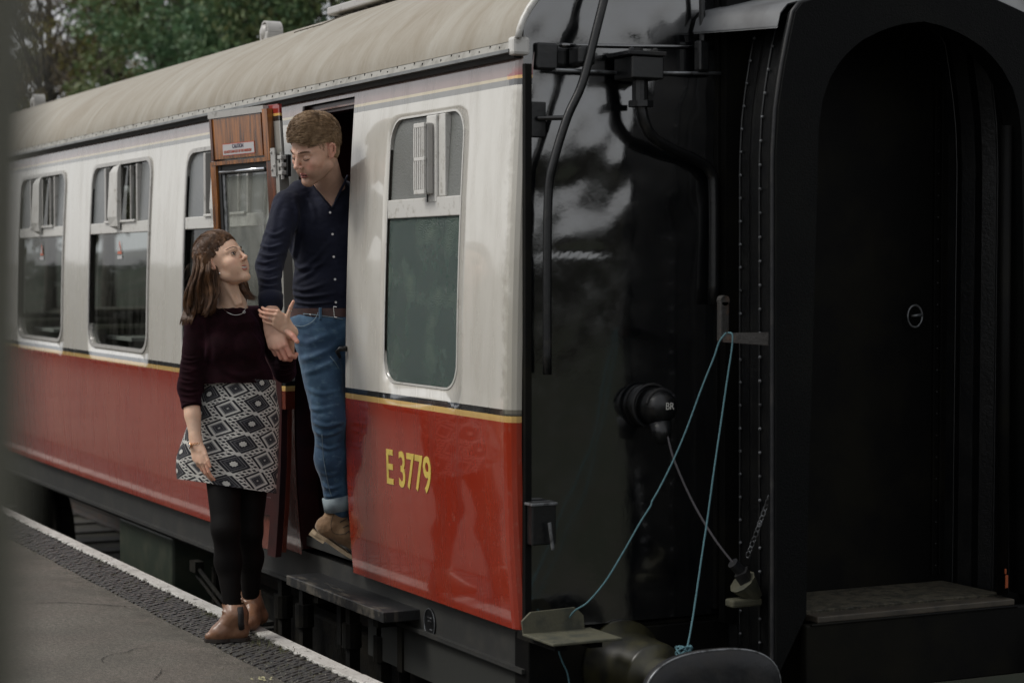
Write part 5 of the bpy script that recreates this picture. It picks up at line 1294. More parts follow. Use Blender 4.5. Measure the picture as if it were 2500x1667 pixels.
for i in range(2400):                   # short sides and back
    u = rh.uniform(.55, 2*math.pi-.55); v = rh.uniform(.55, 2.05); p = np.array([.081*math.sin(v)*math.sin(u), -.016+.100*math.sin(v)*math.cos(u), .050+.0885*math.cos(v)])
    if p[2] < .040 and p[1] > -.014 and not (p[1] > .020 and p[1] < .045 and p[2] > -.0): continue
    if .6*p[1]-.8*p[2] > .004 or p[2] < -.055: continue
    p = on_top(p, -.0005); d = np.array([0, -.35, -1.0])*rh.uniform(.012, .022); nn = nrm(p-np.array([0, -.016, .05]))
    paths.append(([p+nn*.001, p+nn*.0042+d*.5, p+nn*.0036+d], rh.uniform(.0006, .0012)))
hs = hair_strands(paths, .003); g.add(hs.V, hs.F)
mesh_obj('hair', om+(np.array(g.V)*HS)@Rm.T, g.F, M['hair_m'], MP, True)
# shirt
M['shirt'] = mat('navy_shirt_cloth', (.0060, .0075, .018), .85, col2=(.008, .010, .024), ns=8, bp=.35, bs=420, bd=.002, sheen=.06, spec=.25)
inf = .007
sp_ = [(k, (d[0], d[1], d[2]+inf, d[3]+inf) if k == 'c' else (d[0], np.array(d[1])+inf, d[2]), op, kk) for k, d, op, kk in tor[:2]+tor[3:]]
cuffp = elR*.33+wrR*.67
sp_ += [C_(shR, elR, .069, .056, .035), C_(elR, cuffp, .056, .047, .02), C_(Q(895, 500, 9.18), Q(935, 650, 9.3), .068, .052, .03), C_(nb+BU*.01, nb-BU*.06, .074, .10, .03)]
sp_ += [E_(Q(806, 752, 9.11), (.166, .05, .112), np.c_[BR, BU, BF], .02)]
sp_ += [wedge([(785, 395), (846, 395), (842, 432), (812, 505), (808, 505), (766, 456), (764, 430)], 8.6, 9.07, 8.96), C_(L2W((0, -.03, -.06)), nb+BU*.02, .060, .062, .0, 's'), ('p', [(BU*-1, -(BU@Q(806, 762, 9.1)))], 's', 0)]
sv, sf = sdf_mesh([p for p in sp_[:-1]], .0046)
sv = fabric_noise(sv, sf, .0045, 13, (1, 1, .55), 3); sv = fabric_noise(sv, sf, .0016, 34, (1, 1, 1.6), 8)
zcut = Q(806, 768, 9.1)[2]; keep = (sv[sf][:, :, 2] > zcut).all(1) | (np.linalg.norm(sv[sf].mean(1)-cuffp, axis=1) < .15)
sv = folds(sv, sf, [([(624, 590), (655, 606), (690, 596)], 4, 0.0105), ([(622, 612), (655, 626), (690, 618)], 3.5, 0.0075), ([(622, 636), (650, 642), (682, 628)], 3.5, 0.0075), ([(624, 655), (655, 662), (685, 650)], 3.5, 0.0060), ([(628, 676), (655, 684), (685, 676)], 3.5, 0.0075), ([(630, 694), (658, 700), (682, 694)], 3, 0.0060), ([(636, 560), (668, 575), (700, 560)], 4, 0.0060),
 ([(702, 640), (740, 655), (800, 640)], 5, 0.0075), ([(700, 715), (750, 724), (815, 716)], 4, 0.0090), ([(700, 733), (755, 742), (822, 736)], 3.5, 0.0090), ([(704, 700), (745, 708), (800, 690)], 4, 0.0060), ([(716, 690), (760, 665), (800, 625)], 5, 0.0060), ([(718, 480), (728, 540), (720, 610), (705, 650)], 5, 0.0090), ([(740, 470), (760, 500), (770, 540)], 6, 0.0060), ([(712, 672), (760, 640), (805, 590)], 5, 0.0045), ([(690, 480), (672, 520), (665, 570)], 6, 0.0045)])
shirt = mesh_obj('shirt', sv, sf[keep].tolist(), M['shirt'], MP, True)
g = MB(); ca = nrm(wrR-elR)            # rolled cuff
g.tube([cuffp-ca*.045, cuffp-ca*.043, cuffp-ca*.02, cuffp+ca*.008, cuffp+ca*.012, cuffp+ca*.008, cuffp-ca*.005], [.050, .0545, .0535, .0520, .049, .044, .043], 26, cap=False)
g.tube([cuffp-ca*.010, cuffp+ca*.018, cuffp+ca*.021, cuffp+ca*.018], [.052, .0490, .046, .043], 26, cap=False)
g.V = [tuple(np.array(v)+.0022*np.array([noise.noise(Vector(v)*35), noise.noise(Vector(v)*35+Vector((9, 0, 0))), noise.noise(Vector(v)*30)])) for v in g.V]
g.build('rolled_cuff', M['shirt'], shirt, True)
for (x0, y0, dd) in ((806, 519, 8.965), (812, 572, 8.948), (815, 627, 8.95), (818, 682, 8.96), (820, 738, 8.96)):
    g = MB(); p = Q(x0, y0, dd-.010); g.tube([p, p+BF*.003], .0052, 12); g.build('button', M['label'], shirt)
g = MB()                                # placket strip and collar leaves
A = []; B = []
for y0, dd in zip(np.linspace(508, 752, 12), [8.972, 8.962, 8.950, 8.945, 8.942, 8.944, 8.946, 8.948, 8.952, 8.954, 8.957, 8.96]):
    xx = 804+(y0-508)*.066; A.append(Q(xx-9, y0, dd-.004)); B.append(Q(xx+9, y0, dd-.004))
g.strip(A, B)
g2 = MB()
g2.tube(smooth_path([Q(808, 510, 8.955), Q(787, 482, 8.955), Q(767, 458, 8.965), Q(758, 440, 8.99), Q(757, 426, 9.03)], 5), [.006]*3+[.009]*18, 8, flat=.6)
g2.tube(smooth_path([Q(811, 508, 8.955), Q(827, 474, 8.965), Q(841, 446, 8.985), Q(848, 430, 9.01)], 5), [.006]*3+[.009]*13, 8, flat=.6)
g2.build('collar', M['shirt'], shirt, True)
# jeans
M['jeans'] = mat('blue_denim', (.020, .055, .110), .8, col2=(.055, .125, .205), ns=7, lo=.42, hi=.66, bp=.4, bs=380, bd=.0015, sheen=.2)
jn = M['jeans'].node_tree; jb_ = jn.nodes['Principled BSDF']; old = jb_.inputs['Base Color'].links[0].from_socket
jn.links.new(mixc(jn, math_n(jn, 'MULTIPLY', ramp(jn, noise_n(jn, 24, (1, 1, 2.2), 5), [(.55, 0), (.72, 1)]), .45), old, (.13, .22, .28)), jb_.inputs['Base Color'])
jp = [E_(Q(806, 800, 9.12), (.176, .125, .122), np.c_[BR, BU, BF], .04), E_(Q(806, 775, 9.115), (.170, .06, .117), np.c_[BR, BU, BF], .03)]
jp += [C_(a, b_, ra+.010, rb+.010, .04) for a, b_, ra, rb in legA+legB]
jv, jf = sdf_mesh(jp, .0048); jv = fabric_noise(jv, jf, .0042, 15, (1, 1, .8), 5)
ztop = Q(806, 757, 9.1)[2]; keep = (jv[jf][:, :, 2] < ztop).all(1)
jv = folds(jv, jf, [([(728, 985), (775, 1000), (828, 988)], 5, .006), ([(755, 1025), (795, 1040), (838, 1030)], 4.5, .007), ([(762, 1050), (795, 1062), (835, 1050)], 4, .006), ([(738, 945), (785, 962), (830, 952)], 5, .005), ([(768, 1080), (800, 1095), (832, 1086)], 4, .005), ([(780, 1180), (805, 1192), (832, 1184)], 4, .005), ([(716, 880), (770, 870), (835, 835)], 7, .006), ([(728, 915), (780, 900), (838, 870)], 6, .005), ([(782, 1205), (806, 1212), (835, 1202)], 3.5, .004), ([(778, 1150), (805, 1160), (830, 1150)], 4, .003), ([(720, 830), (760, 835), (835, 800)], 7, .004)])
jeans = mesh_obj('jeans', jv, jf[keep].tolist(), M['jeans'], MP, True)
def surf_pt(V, px, py, cams=True):     # nearest front vertex seen at this pixel
    D_ = V-CAM; dep = D_@FW; ux = 1250+(D_@RT)/dep*FPX; uy = 833.5-(D_@UP)/dep*FPX; m_ = np.hypot(ux-px, uy-py) < 7
    if not m_.any(): return None
    return Q(px, py, dep[m_].min()-.0015)
def stitch(V, pts, r, n, m_, par):
    P = [surf_pt(V, x, y) for x, y in pts]; P = [p for p in P if p is not None]
    if len(P) > 2: g = MB(); g.tube(smooth_path(P, 4), r, 5); g.build(n, m_, par, True)
M['thread'] = mat('pale_denim_seam', (.16, .22, .26), .8); M['cuff'] = mat('turned_denim_cuff', (.24, .29, .31), .85, bp=.5, bs=300, bd=.002, col2=(.17, .21, .24), ns=20)
stitch(jv, [(716, 793), (735, 797), (752, 792), (766, 782), (775, 768), (776, 762)], .0018, 'pocket_seam', M['thread'], jeans)
stitch(jv, [(706, 762), (740, 766), (780, 770), (820, 776), (838, 780)], .0022, 'waist_seam', M['thread'], jeans)
stitch(jv, [(806, 870), (818, 884), (828, 900)], .0014, 'fly_seam', M['thread'], jeans)
stitch(jv, [(786, 1060), (789, 1110), (795, 1150), (803, 1190), (810, 1212)], .0014, 'side_seam', M['thread'], jeans)
for x_ in (782,):
    p = surf_pt(jv, x_, 768); g = MB(); g.box(p+BU*.004+BF*.004, (.012, .012, .052), None, .003); g.build('belt_loop', M['jeans'], jeans)
g = MB(); p = surf_pt(jv, 758, 768); g.sphere(p+BF*.002, .004, 8, 6); g.build('rivet', M['silver_j'], jeans)
g = MB(); cbt = Q(806, 764, 9.115)     # belt
pts = [cbt+BR*math.sin(a)*.178+BF*math.cos(a)*.124+BU*0 for a in np.linspace(-math.pi, math.pi, 50)]
up_ = nrm(BU); A = [p-up_*.019 for p in pts]; B = [p+up_*.019 for p in pts]; g.strip(A, B); g.strip([p*1 for p in B], [p-nrm(p-cbt)*.004 for p in B])
belt = g.build('belt', mat('dark_red_leather_belt', (.055, .020, .016), .5, col2=(.03, .012, .010), ns=20), MP, True)
g = MB(); bc = Q(816, 762, 9.0); bc = bc+BF*.012
g.tube([bc-BR*.003+BU*.024, bc+BR*.001-BU*.022], .0020, 6); g.tube([bc+BR*.001-BU*.022, bc+BR*.014-BU*.023], .0020, 6); g.tube([bc-BR*.003+BU*.024, bc+BR*.012+BU*.022], .0020, 6); g.build('buckle', M['silver_j'], belt)
cA = Q(822, 1208, 9.09); cB = Q(830, 1246, 9.10); ax_ = nrm(cB-cA)        # turned-up hem
g = MB(); g.tube([cA, cA+ax_*.002, cA+ax_*.030, cA+ax_*.062, cA+ax_*.066, cA+ax_*.060], [.060, .0665, .0685, .070, .066, .060], 30, cap=False, flat=.95)
g.V = [tuple(np.array(v)+.004*np.array([noise.noise(Vector(v)*22), noise.noise(Vector(v)*22+Vector((9, 0, 0))), noise.noise(Vector(v)*18)])) for v in g.V]; g.build('turned_up_hem', M['cuff'], jeans, True)
# boot
def Qb(x, y, d=9.10): return Q(x, y, d)
M['suede'] = mat('tan_suede', (.24, .145, .075), .85, col2=(.16, .090, .045), ns=14, lo=.4, hi=.7, bp=.4, bs=200, bd=.002, sheen=.3); M['crepe'] = mat('crepe_sole', (.36, .27, .17), .7, col2=(.24, .18, .11), ns=20)
bp2 = [C_(Qb(824, 1243), Qb(806, 1286), .046, .046, .01), C_(Qb(800, 1284), Qb(838, 1306), .042, .042, .02), C_(Qb(838, 1300), Qb(880, 1338), .040, .034, .02), C_(Qb(880, 1340), Qb(908, 1362), .033, .026, .02), E_(Qb(789, 1285), (.035, .035, .035), None, .02), C_(Qb(830, 1275), Qb(866, 1318), .038, .030, .02)]
u1 = nrm(Qb(790, 1324)-Qb(766, 1292)); sdn = nrm(Q(900, 1400, 9.1)-Q(775, 1300, 9.1))
bsole = [(768, 1289), (790, 1306), (812, 1325), (838, 1350), (870, 1372), (905, 1392)]
nd = nrm(np.cross(nrm(Qb(905, 1392)-Qb(768, 1289)), FW)); nd = nd if nd@BU > 0 else -nd
v0, f0 = sdf_mesh(bp2+[('p', [(nd, nd@Qb(812, 1322))], 's', .004)], .0035); v0 = fabric_noise(v0, f0, .0022, 40)
keep = ((v0[f0]@nd).min(1) > nd@Qb(812, 1322)-.004)
boot = mesh_obj('boot', v0, f0[keep].tolist(), M['suede'], MP, True); boot['label'] = 'tan suede ankle boot with a pale crepe sole'
g = MB(); L_ = []; R_ = []
for (x, y), hw in zip([(764, 1290), (775, 1298), (800, 1312), (825, 1330), (850, 1347), (880, 1364), (905, 1375), (916, 1376)], [.016, .030, .036, .034, .038, .044, .036, .012]):
    p = Qb(x, y); L_.append(p-FW*hw); R_.append(p+FW*hw)
dn = -nd*.016
g.strip(L_, R_); g.strip([p+dn for p in R_], [p+dn for p in L_]); g.strip([p+dn for p in L_], L_); g.strip(R_, [p+dn for p in R_]); g.add([L_[0], R_[0], R_[0]+dn, L_[0]+dn], [(0, 1, 2, 3)])
h0 = [L_[0]+dn, R_[0]+dn, R_[2]+dn, L_[2]+dn]; g.prism(h0, -nd*.014); g.build('sole', M['crepe'], boot)
for i, (x, y) in enumerate(((842, 1270), (849, 1284), (856, 1297))):
    P = [surf_pt(v0, x+dx, y+dy) for dx, dy in ((-12, 4), (-5, 0), (2, -3))]; P = [p for p in P if p is not None]
    if len(P) > 1: g = MB(); g.tube(P, .0022, 5); g.build('lace', M['lash'], boot)
stitch(v0, [(818, 1246), (812, 1262), (808, 1280), (812, 1298), (826, 1304), (846, 1302)], .0012, 'boot_seam', M['lash'], boot)
def QW(x, y, d): return Q(x, y, d+.10*min(1.0, max(0.0, (1500-y)/450)))
# ================================================================== the woman on the platform
toe = WZ(499, 1567, 0); heel = WZ(597, 1561, 0)
WP = empty('person', (toe+heel)/2, 'woman in maroon jumper, patterned skirt and brown boots standing on the platform, looking up', 'person')
M['skin_w'] = skin_mat('warm_fair_skin', (.70, .45, .32), (.45, .15, .12), (.30, .17, .11), (.66, .32, .22), .46)
fwv = .80*BR+.40*BU+.45*BF; Rw = frame3(fwv, BU*1.0-BR*.22); ow = QW(603, 626, 8.50)-Rw@np.array([0, .119, -.030])
LW = lambda p: ow+Rw@np.array(p, float)
hv2, hf2 = sdf_mesh(head_prims(False), .0022); hv2 = relax(hv2, hf2, 1, .4); ht2 = head_tint(hv2, False, True)
nbw = QW(570, 752, 8.60)
neckw = [C_(LW((0, -.032, -.050)), nbw, .047, .052, .02), C_(nbw, nbw-BU*.06, .056, .085, .03), C_(LW((.030, -.02, -.06)), QW(577, 742, 8.54), .012, .009, .012), C_(LW((-.035, -.01, -.07)), QW(588, 738, 8.55), .011, .008, .012)]
AX = np.c_[BR, BU, BF]
def axr(yaw): return AX@rotm((0, 1, 0), yaw)
torw = [E_(QW(563, 845, 8.62), (.138, .145, .095), axr(12), .03), E_(QW(569, 925, 8.62), (.116, .13, .085), axr(12), .05), E_(QW(573, 1020, 8.64), (.150, .11, .090), axr(10), .05),
        C_(QW(499, 780, 8.56), QW(632, 778, 8.76), .050, .048, .05), E_(QW(598, 850, 8.555), (.060, .062, .055), AX, .035), E_(QW(536, 852, 8.535), (.058, .062, .052), AX, .035)]
s1, e1, w1 = QW(482, 792, 8.56), QW(462, 945, 8.53), QW(479, 1082, 8.47)
s2, e2, w2 = Q(646, 795, 8.90), Q(694, 906, 8.87), Q(706, 806, 8.63)
armw = [C_(s1, e1, .047, .040, .03), C_(e1, e1*.5+w1*.5, .039, .034, .02), C_(e1*.5+w1*.5, w1, .034, .0225, .01), C_(s2, e2, .046, .038, .03), C_(e2, w2, .037, .024, .02)]
legw = [(QW(543, 1090, 8.60), QW(551, 1290, 8.54), .086, .058), (QW(551, 1290, 8.54), QW(557, 1370, 8.58), .055, .054), (QW(557, 1370, 8.58), QW(568, 1490, 8.58), .053, .034),
        (QW(618, 1090, 8.66), QW(607, 1295, 8.70), .084, .058), (QW(607, 1295, 8.70), QW(612, 1360, 8.78), .055, .052), (QW(612, 1360, 8.78), QW(612, 1470, 8.86), .052, .034)]
bv2, bf2 = sdf_mesh(torw+neckw+armw+[C_(a, b_, ra-.006, rb-.006, .03) for a, b_, ra, rb in legw], .0075)
# hanging hand
d1 = nrm(QW(486, 1120, 8.46)-w1); h1 = hand(w1, d1, BR*.75+BF*.45-BU*.1, -BR*.35+BF*.80, .92, ((14, 22, 18), (20, 26, 20), (26, 28, 22), (30, 30, 22)), .02,
    ((.016, .022, -.002), (.80, .52, .05), (.95, .20, -.10), (1.0, .05, -.20)), .86)
a1v, a1f = sdf_mesh([C_(e1*.45+w1*.55, w1, .0325, .0225, .01), C_(w1-d1*.03, w1+d1*.02, .0235, .020, .01)]+h1, .0019); a1v = relax(a1v, a1f, 1, .35)
# hand laid over the man's forearm
k2 = Q(664, 767, 8.585); d2 = nrm(k2-w2); nrm2 = BF*.93-BR*.20+BU*.15
h2 = hand(w2, d2, BR*.30+BU*.92-BF*.1, nrm2, .94, ((6, 36, 34), (8, 38, 36), (10, 40, 36), (12, 40, 36)), -.03,
    ((.030, .020, .002), (.25, .95, .10), (.10, 1.0, .02), (-.05, 1.0, -.05)), .84, 1.0, -BR*.96+BU*.10+BF*.06)
a2v, a2f = sdf_mesh([C_(e2*.6+w2*.4, w2, .035, .024, .01), C_(w2-d2*.02, w2+d2*.02, .024, .021, .01)]+h2, .0019); a2v = relax(a2v, a2f, 1, .35)
def tipred(V, w_): t = np.zeros((len(V), 3)); t[:, 2] = np.clip((np.linalg.norm(V-w_, axis=1)-.08)/.07, 0, .6); return t
V_, F_ = sdf_mesh(neckw+torw[:1]+torw[3:4], .0035)
bw = skin_obj('body', [(bv2, bf2, None), (ow+hv2@Rw.T, hf2, ht2), (a1v, a1f, tipred(a1v, w1)), (a2v, a2f, tipred(a2v, w2)), (V_, F_, None)], M['skin_w'], WP)
mv, mf = sdf_mesh(mouth(False), .0009); mesh_obj('lips', ow+mv@Rw.T, mf.tolist(), M['lip_f'], bw, True)
gm = MB(); gm.sphere((0, .0795, -.0665), (.0275, .0110, .0056), 14, 8); gm.V = [(x, y, z+.009*(abs(x)/.028)**2) for x, y, z in gm.V]; mesh_obj('teeth', ow+np.array(gm.V)@Rw.T, gm.F, M['teeth'], bw, True)
gz = nrm((om-ow)*np.array([1, 1, 1])+UP*.02)
for s in (-1, 1):
    ec = LW((s*.032, .0748, -.0005)); eyeball(ec, nrm(gz*.5+fwv*.5+BF*.12), .0128, bw, (.030, .022, .014))
    for z0, zz, r_ in ((.0052, .0115, .0018), (-.0060, -.0095, .0007)):
        g = MB(); g.tube(smooth_path([(s*.0205, .0865, z0-.004*(z0 > 0)), (s*.030, .0915, z0+.0015*(1 if z0 > 0 else -1)), (s*.040, .0885, z0+.0005), (s*.0485, .0805, z0*.4+.002)], 3), r_, 5)
        mesh_obj('eyelash' if z0 > 0 else 'lower_eyelash', ow+np.array(g.V)@Rw.T, g.F, M['lash'], bw, True)
    g = MB(); rb = random.Random(s+9)
    for i in range(60):
        t = rb.random(); x0 = .013+.036*t; z0 = .0225+.0055*math.sin(t*2.4)+rb.uniform(-.0017, .0017)*(1-.5*t); y0 = .0975-.021*t**1.7
        g.tube([(s*x0, y0, z0), (s*(x0+.005), y0-.0025*t, z0+.0008-.0014*t), (s*(x0+.009), y0-.001-.0055*t, z0+.0006-.002*t)], [.0008, .0007, .0003], 3)
    mesh_obj('eyebrow', ow+np.array(g.V)@Rw.T, g.F, mat('dark_brow', (.045, .024, .014), .7), bw)
# hair
M['hair_w'] = hair_mat('long_brown_hair', (.045, .021, .010), (.110, .054, .026), (.190, .100, .050), .34)
cap = [E_((0, -.016, .050), (.0815, .101, .088), None, 0), E_((0, -.050, .040), (.074, .066, .082), None, .03), E_((0, -.045, -.005), (.070, .055, .07), None, .02),
       pl((0, -.66, .75), -.004), ('p', [(np.array((0, .0, 1.)), .012), (np.array((0, -1., 0)), -.004)], 's', .01), pl((0, 0, 1.), -.085)]
cv, cf = sdf_mesh(cap, .004); cv = fabric_noise(cv, cf, .003, 90)
g = MB(); g.add((ow+cv@Rw.T).tolist(), [tuple(f) for f in cf.tolist()])
hm = [C_(QW(498, 638, 8.57), QW(490, 690, 8.56), .044, .042, .02), C_(QW(492, 690, 8.58), QW(486, 740, 8.58), .040, .020, .02), C_(QW(505, 650, 8.54), QW(506, 715, 8.53), .030, .020, .02), C_(QW(590, 700, 8.66), QW(606, 722, 8.66), .03, .014, .02)]
cv, cf = sdf_mesh(hm, .005); cv = fabric_noise(cv, cf, .006, 26, (1, 1, .3)); g.add(cv.tolist(), [tuple(f) for f in cf.tolist()])
rh = random.Random(31); paths = []
def lp(a, b_, t): return a+(b_-a)*t
tie = np.array([-.010, -.108, .040])
for i in range(3400):                   # swept back from the hairline
    u = rh.uniform(-3.14, 3.14); v0 = rh.uniform(.30, 1.75)
    p0 = np.array([.083*math.sin(v0)*math.sin(u), -.016+.103*math.sin(v0)*math.cos(u), .050+.0895*math.cos(v0)])
    if .66*p0[1]-.75*p0[2] > .0045: continue
    if p0[2] < .014 and p0[1] > -.004: continue
    tg = tie+np.array([rh.gauss(0, .020), rh.gauss(0, .006), rh.gauss(0, .024)]); pts = []; bulge = .030*noise.noise(Vector((u*3, v0*3, 0)))
    for k in (0, .2, .4, .6, .8, 1):
        p = p0*(1-k)+tg*k+np.array([0, 0, .075*math.sin(math.pi*k)]); c0 = np.array([0, -.016, .05]); d = p-c0; L0 = np.linalg.norm(d/np.array([.0815, .101, .088])); p = c0+d/L0*(1.01+(.075+bulge)*math.sin(math.pi*k)**.7+.012*rh.random()); pts.append(p)
    paths.append(([LW(p) for p in pts], rh.uniform(.0007, .0016)))
for i in range(2800):                   # long falling locks
    cid = rh.randint(0, 26); t = min(1, max(0, (cid+.5)/27+rh.gauss(0, .022))); rc = random.Random(cid*7+3); ph = rc.uniform(0, 6.28); amp = rc.uniform(4, 11); dd = rc.gauss(0, .016)+rh.gauss(0, .006)
    x0 = lp(478, 524, t); top = QW(x0+rh.gauss(0, 2), lp(606, 634, abs(t-.3))+rh.uniform(-8, 22), 8.545-.03*t+dd*.3); pts = [top]
    ln = rc.uniform(.80, 1.0)
    for k, yy in enumerate((660, 690, 720, 750, 778)):
        f_ = (k+1)/5; yk = lp(620, yy, ln)
        xk = lp(lp(474, 530, t), lp(447, 529, t), f_**1.2)+amp*math.sin(ph*.3+t*3+f_*6.5)*min(1, f_*1.5)+rh.gauss(0, 1.2)
        pts.append(QW(xk, yk, 8.53-.050*t-.01*f_+dd+.010*math.cos(ph+f_*5)))
    paths.append((pts, rh.uniform(.0006, .0014)))
for i in range(420):                    # over the top of the ears towards the back
    s = rh.choice((-1, 1)); a = rh.uniform(-.022, .016); b2_ = rh.uniform(0, .004)
    paths.append(([LW((s*(.074+b2_), .024-a*.4, .048+a)), LW((s*(.086+b2_), .004, .038+a*.9)), LW((s*(.092+b2_), -.018, .024+a*.8)), LW((s*(.088+b2_), -.045, .008+a*.8)), LW((s*(.074+b2_), -.075, -.004+a)), LW((s*(.060+b2_), -.088, -.020+a))], rh.uniform(.0007, .0015)))
for i in range(60):                     # locks behind the neck on the far side
    t = rh.random(); paths.append(([QW(lp(585, 597, t), 690, 8.63), QW(lp(590, 606, t), 706, 8.63), QW(lp(596, 620, t), 722+rh.uniform(-6, 6), 8.62), QW(lp(600, 632, t), 732+rh.uniform(-8, 4), 8.62)], .0024))
for i in range(90):                     # loose tips over the shoulder and fly-away hairs
    x = rh.uniform(440, 470); paths.append(([QW(x+26, 710, 8.54), QW(x+14, 745, 8.52), QW(x+4, 772, 8.50), QW(x-2, 788+rh.uniform(-8, 8), 8.49)], rh.uniform(.0012, .0022)))
for i in range(14):
    x = rh.uniform(448, 480); y = rh.uniform(630, 740); paths.append(([QW(x+10, y, 8.53), QW(x, y+14, 8.52), QW(x-6+rh.uniform(-6, 6), y+34, 8.51)], .0006))
hs = hair_strands(paths, .003); g.add(hs.V, hs.F); g.build('hair', M['hair_w'], WP, True)
# jumper
M['knit'] = mat('dark_maroon_knit', (.0095, .0026, .0040), .95, col2=(.017, .0045, .0070), ns=20, bp=.8, bs=330, bd=.0035, sheen=.12, spec=.1); nt = M['knit'].node_tree; nt.nodes['Principled BSDF'].inputs['Sheen Tint'].default_value = (.35, .10, .25, 1)
inf = .008
kp = [(k, (d[0], d[1], d[2]+inf, d[3]+inf) if k == 'c' else (d[0], np.array(d[1])+inf, d[2]), op, kk) for k, d, op, kk in torw[:2]+torw[3:]]
sl1 = e1*.70+w1*.30
kp += [E_(QW(578, 925, 8.62), (.153, .10, .122), axr(8), .05), E_(QW(582, 945, 8.62), (.160, .04, .128), axr(4), .02), C_(s1, e1, .055, .047, .035), C_(e1, sl1, .047, .042, .02), C_(s2, e2, .056, .048, .035), C_(e2, e2*.66+w2*.34, .048, .042, .02), C_(nbw+BU*.004, nbw-BU*.06, .061, .098, .03)]
kp += [C_(LW((0, -.03, -.06)), nbw+BU*.052, .047, .051, .004, 's')]
kv, kf = sdf_mesh(kp, .0046); kv = fabric_noise(kv, kf, .0035, 14, (1, 1, .7), 2)
zc1 = QW(575, 934, 8.62)[2]; cen = kv[kf].mean(1); sd_ = lambda p, a, b_: np.linalg.norm(p-a-np.clip(((p-a)@(b_-a))/((b_-a)@(b_-a)), 0, 1)[:, None]*(b_-a), axis=1)
ok = (cen[:, 2] > zc1-.006*np.sin(cen[:, 0]*14)) | (sd_(cen, s1, e1) < .064) | (sd_(cen, e1, sl1) < .058) | (((cen-CAM)@RT)/((cen-CAM)@FW)*FPX+1250 > 676)
aw = nrm(w1-e1); ok &= ~(((cen-sl1)@aw > .012) & (np.linalg.norm(cen-sl1, axis=1) < .12) & (((cen-CAM)@RT)/((cen-CAM)@FW)*FPX+1250 < 500))
kv = folds(kv, kf, [([(436, yy), (462, yy+5+a), (488, yy+a*2)], 3.0, .0045) for yy, a in ((868, 2), (880, 0), (893, 3), (905, -2), (918, 3), (931, -2), (945, 2), (960, 0), (975, 2))]+[([(664, yy), (690, yy+4), (718, yy-2)], 3, .004) for yy in (872, 884, 896, 908)]+[([(500, 790), (507, 850), (497, 905)], 5, .006), ([(540, 900), (590, 918), (650, 905)], 7, .004), ([(610, 800), (640, 840), (650, 890)], 6, .005), ([(520, 880), (560, 905), (600, 925)], 7, .004)])
knit = mesh_obj('jumper', kv, kf[ok].tolist(), M['knit'], WP, True)
g = MB(); g.tube([sl1+aw*.000, sl1+aw*.002, sl1+aw*.013, sl1+aw*.016, sl1+aw*.012], [.040, .0435, .0425, .040, .037], 24, cap=False); g.build('sleeve_cuff', M['knit'], knit, True)
g = MB(); cn = LW((0, -.03, -.06)); axn = nrm(nbw+BU*.012-cn)   # neck rib: ring where the opening meets the cloth
ring_px = [(536, 738), (545, 743), (557, 746), (570, 746), (583, 743), (595, 737), (604, 730), (609, 723)]
P = [surf_pt(kv, x, y+4) for x, y in ring_px]; P = [p for p in P if p is not None]
pass
allv = np.concatenate([kv, V_])
P = [surf_pt(allv, x, y) for x, y in ((541, 748), (548, 757), (558, 764), (572, 769), (585, 768), (594, 763), (600, 752), (604, 738), (605, 730))]; P = [p+BF*.002 for p in P if p is not None]
g = MB(); g.tube(smooth_path(P, 5), .0011, 5); nk = g.build('necklace', M['silver_j'], WP, True); g = MB(); pk = surf_pt(allv, 596, 762)+BF*.003
g.tube([pk+BR*.005*math.cos(a)+BU*.005*math.sin(a) for a in np.linspace(0, 6.3, 12)], .0014, 5, cap=False); g.build('pendant', M['silver_j'], nk, True)
g = MB(); pe = surf_pt(ow+hv2@Rw.T, 537, 668); pe = pe if pe is not None else QW(537, 668, 8.53); g.sphere(pe+BF*.003, .0045, 8, 6); g.build('earring', M['silver_j'], WP, True)
# watch and rings
g = MB(); wc = w1+(w1-e1)*.03; a_w = nrm(w1-e1); u_ = nrm(np.cross(a_w, BF)); v_ = np.cross(a_w, u_); RWr = .0262
for i in range(26):
    a = 2*math.pi*i/26; c = wc+u_*math.cos(a)*RWr*1.06+v_*math.sin(a)*RWr
    for o in (-.0030, 0, .0030): g.sphere(c+a_w*o, .0020, 6, 4)
wt = g.build('wristwatch', M['gold'], WP, True)
best = wc+nrm(BF*.55-BR*.85)*RWr*1.1; nw = nrm(BF*.55-BR*.85); g = MB(); g.tube([best-nw*.002, best+nw*.0035], .0108, 20); wf = g.build('watch_case', M['gold'], wt, True); g = MB(); g.tube([best+nw*.003, best+nw*.0042], .0078, 20); g.build('watch_dial', M['label'], wt)
def ring_at(p, ax_, r, mm, par):
    ax_ = nrm(ax_); u = nrm(np.cross(ax_, (0.3, .2, 1))); v = np.cross(ax_, u); g = MB(); g.tube([p+(u*math.cos(a)+v*math.sin(a))*r for a in np.linspace(0, 2*math.pi, 20)], .0011, 5, cap=False); g.build('ring', mm, par, True)
kk = [d for k_, d, o_, q_ in h2 if k_ == 'c']
fing = [i for i in range(len(kk))]
f2 = [d for k_, d, op, q_ in h2]; 
def phal(h, f, j):                      # finger f, bone j of a hand list (4 palm rays, 3 palm fillers, then fingers, then thumb)
    c = [d for k_, d, op, q_ in h[7:7+12]]; return c[f*3+j]
a_, b2, ra, rb = phal(h2, 2, 0); ring_at(a_*.45+b2*.55, b2-a_, ra*1.03, M['silver_j'], bw)
a_, b2, ra, rb = h2[7+12][1] if False else h2[20][1]; ring_at(a_*.5+b2*.5, b2-a_, ra*1.04, M['silver_j'], bw)
a_, b2, ra, rb = phal(h1, 2, 0); ring_at(a_*.5+b2*.5, b2-a_, ra*1.03, M['gold'], bw)
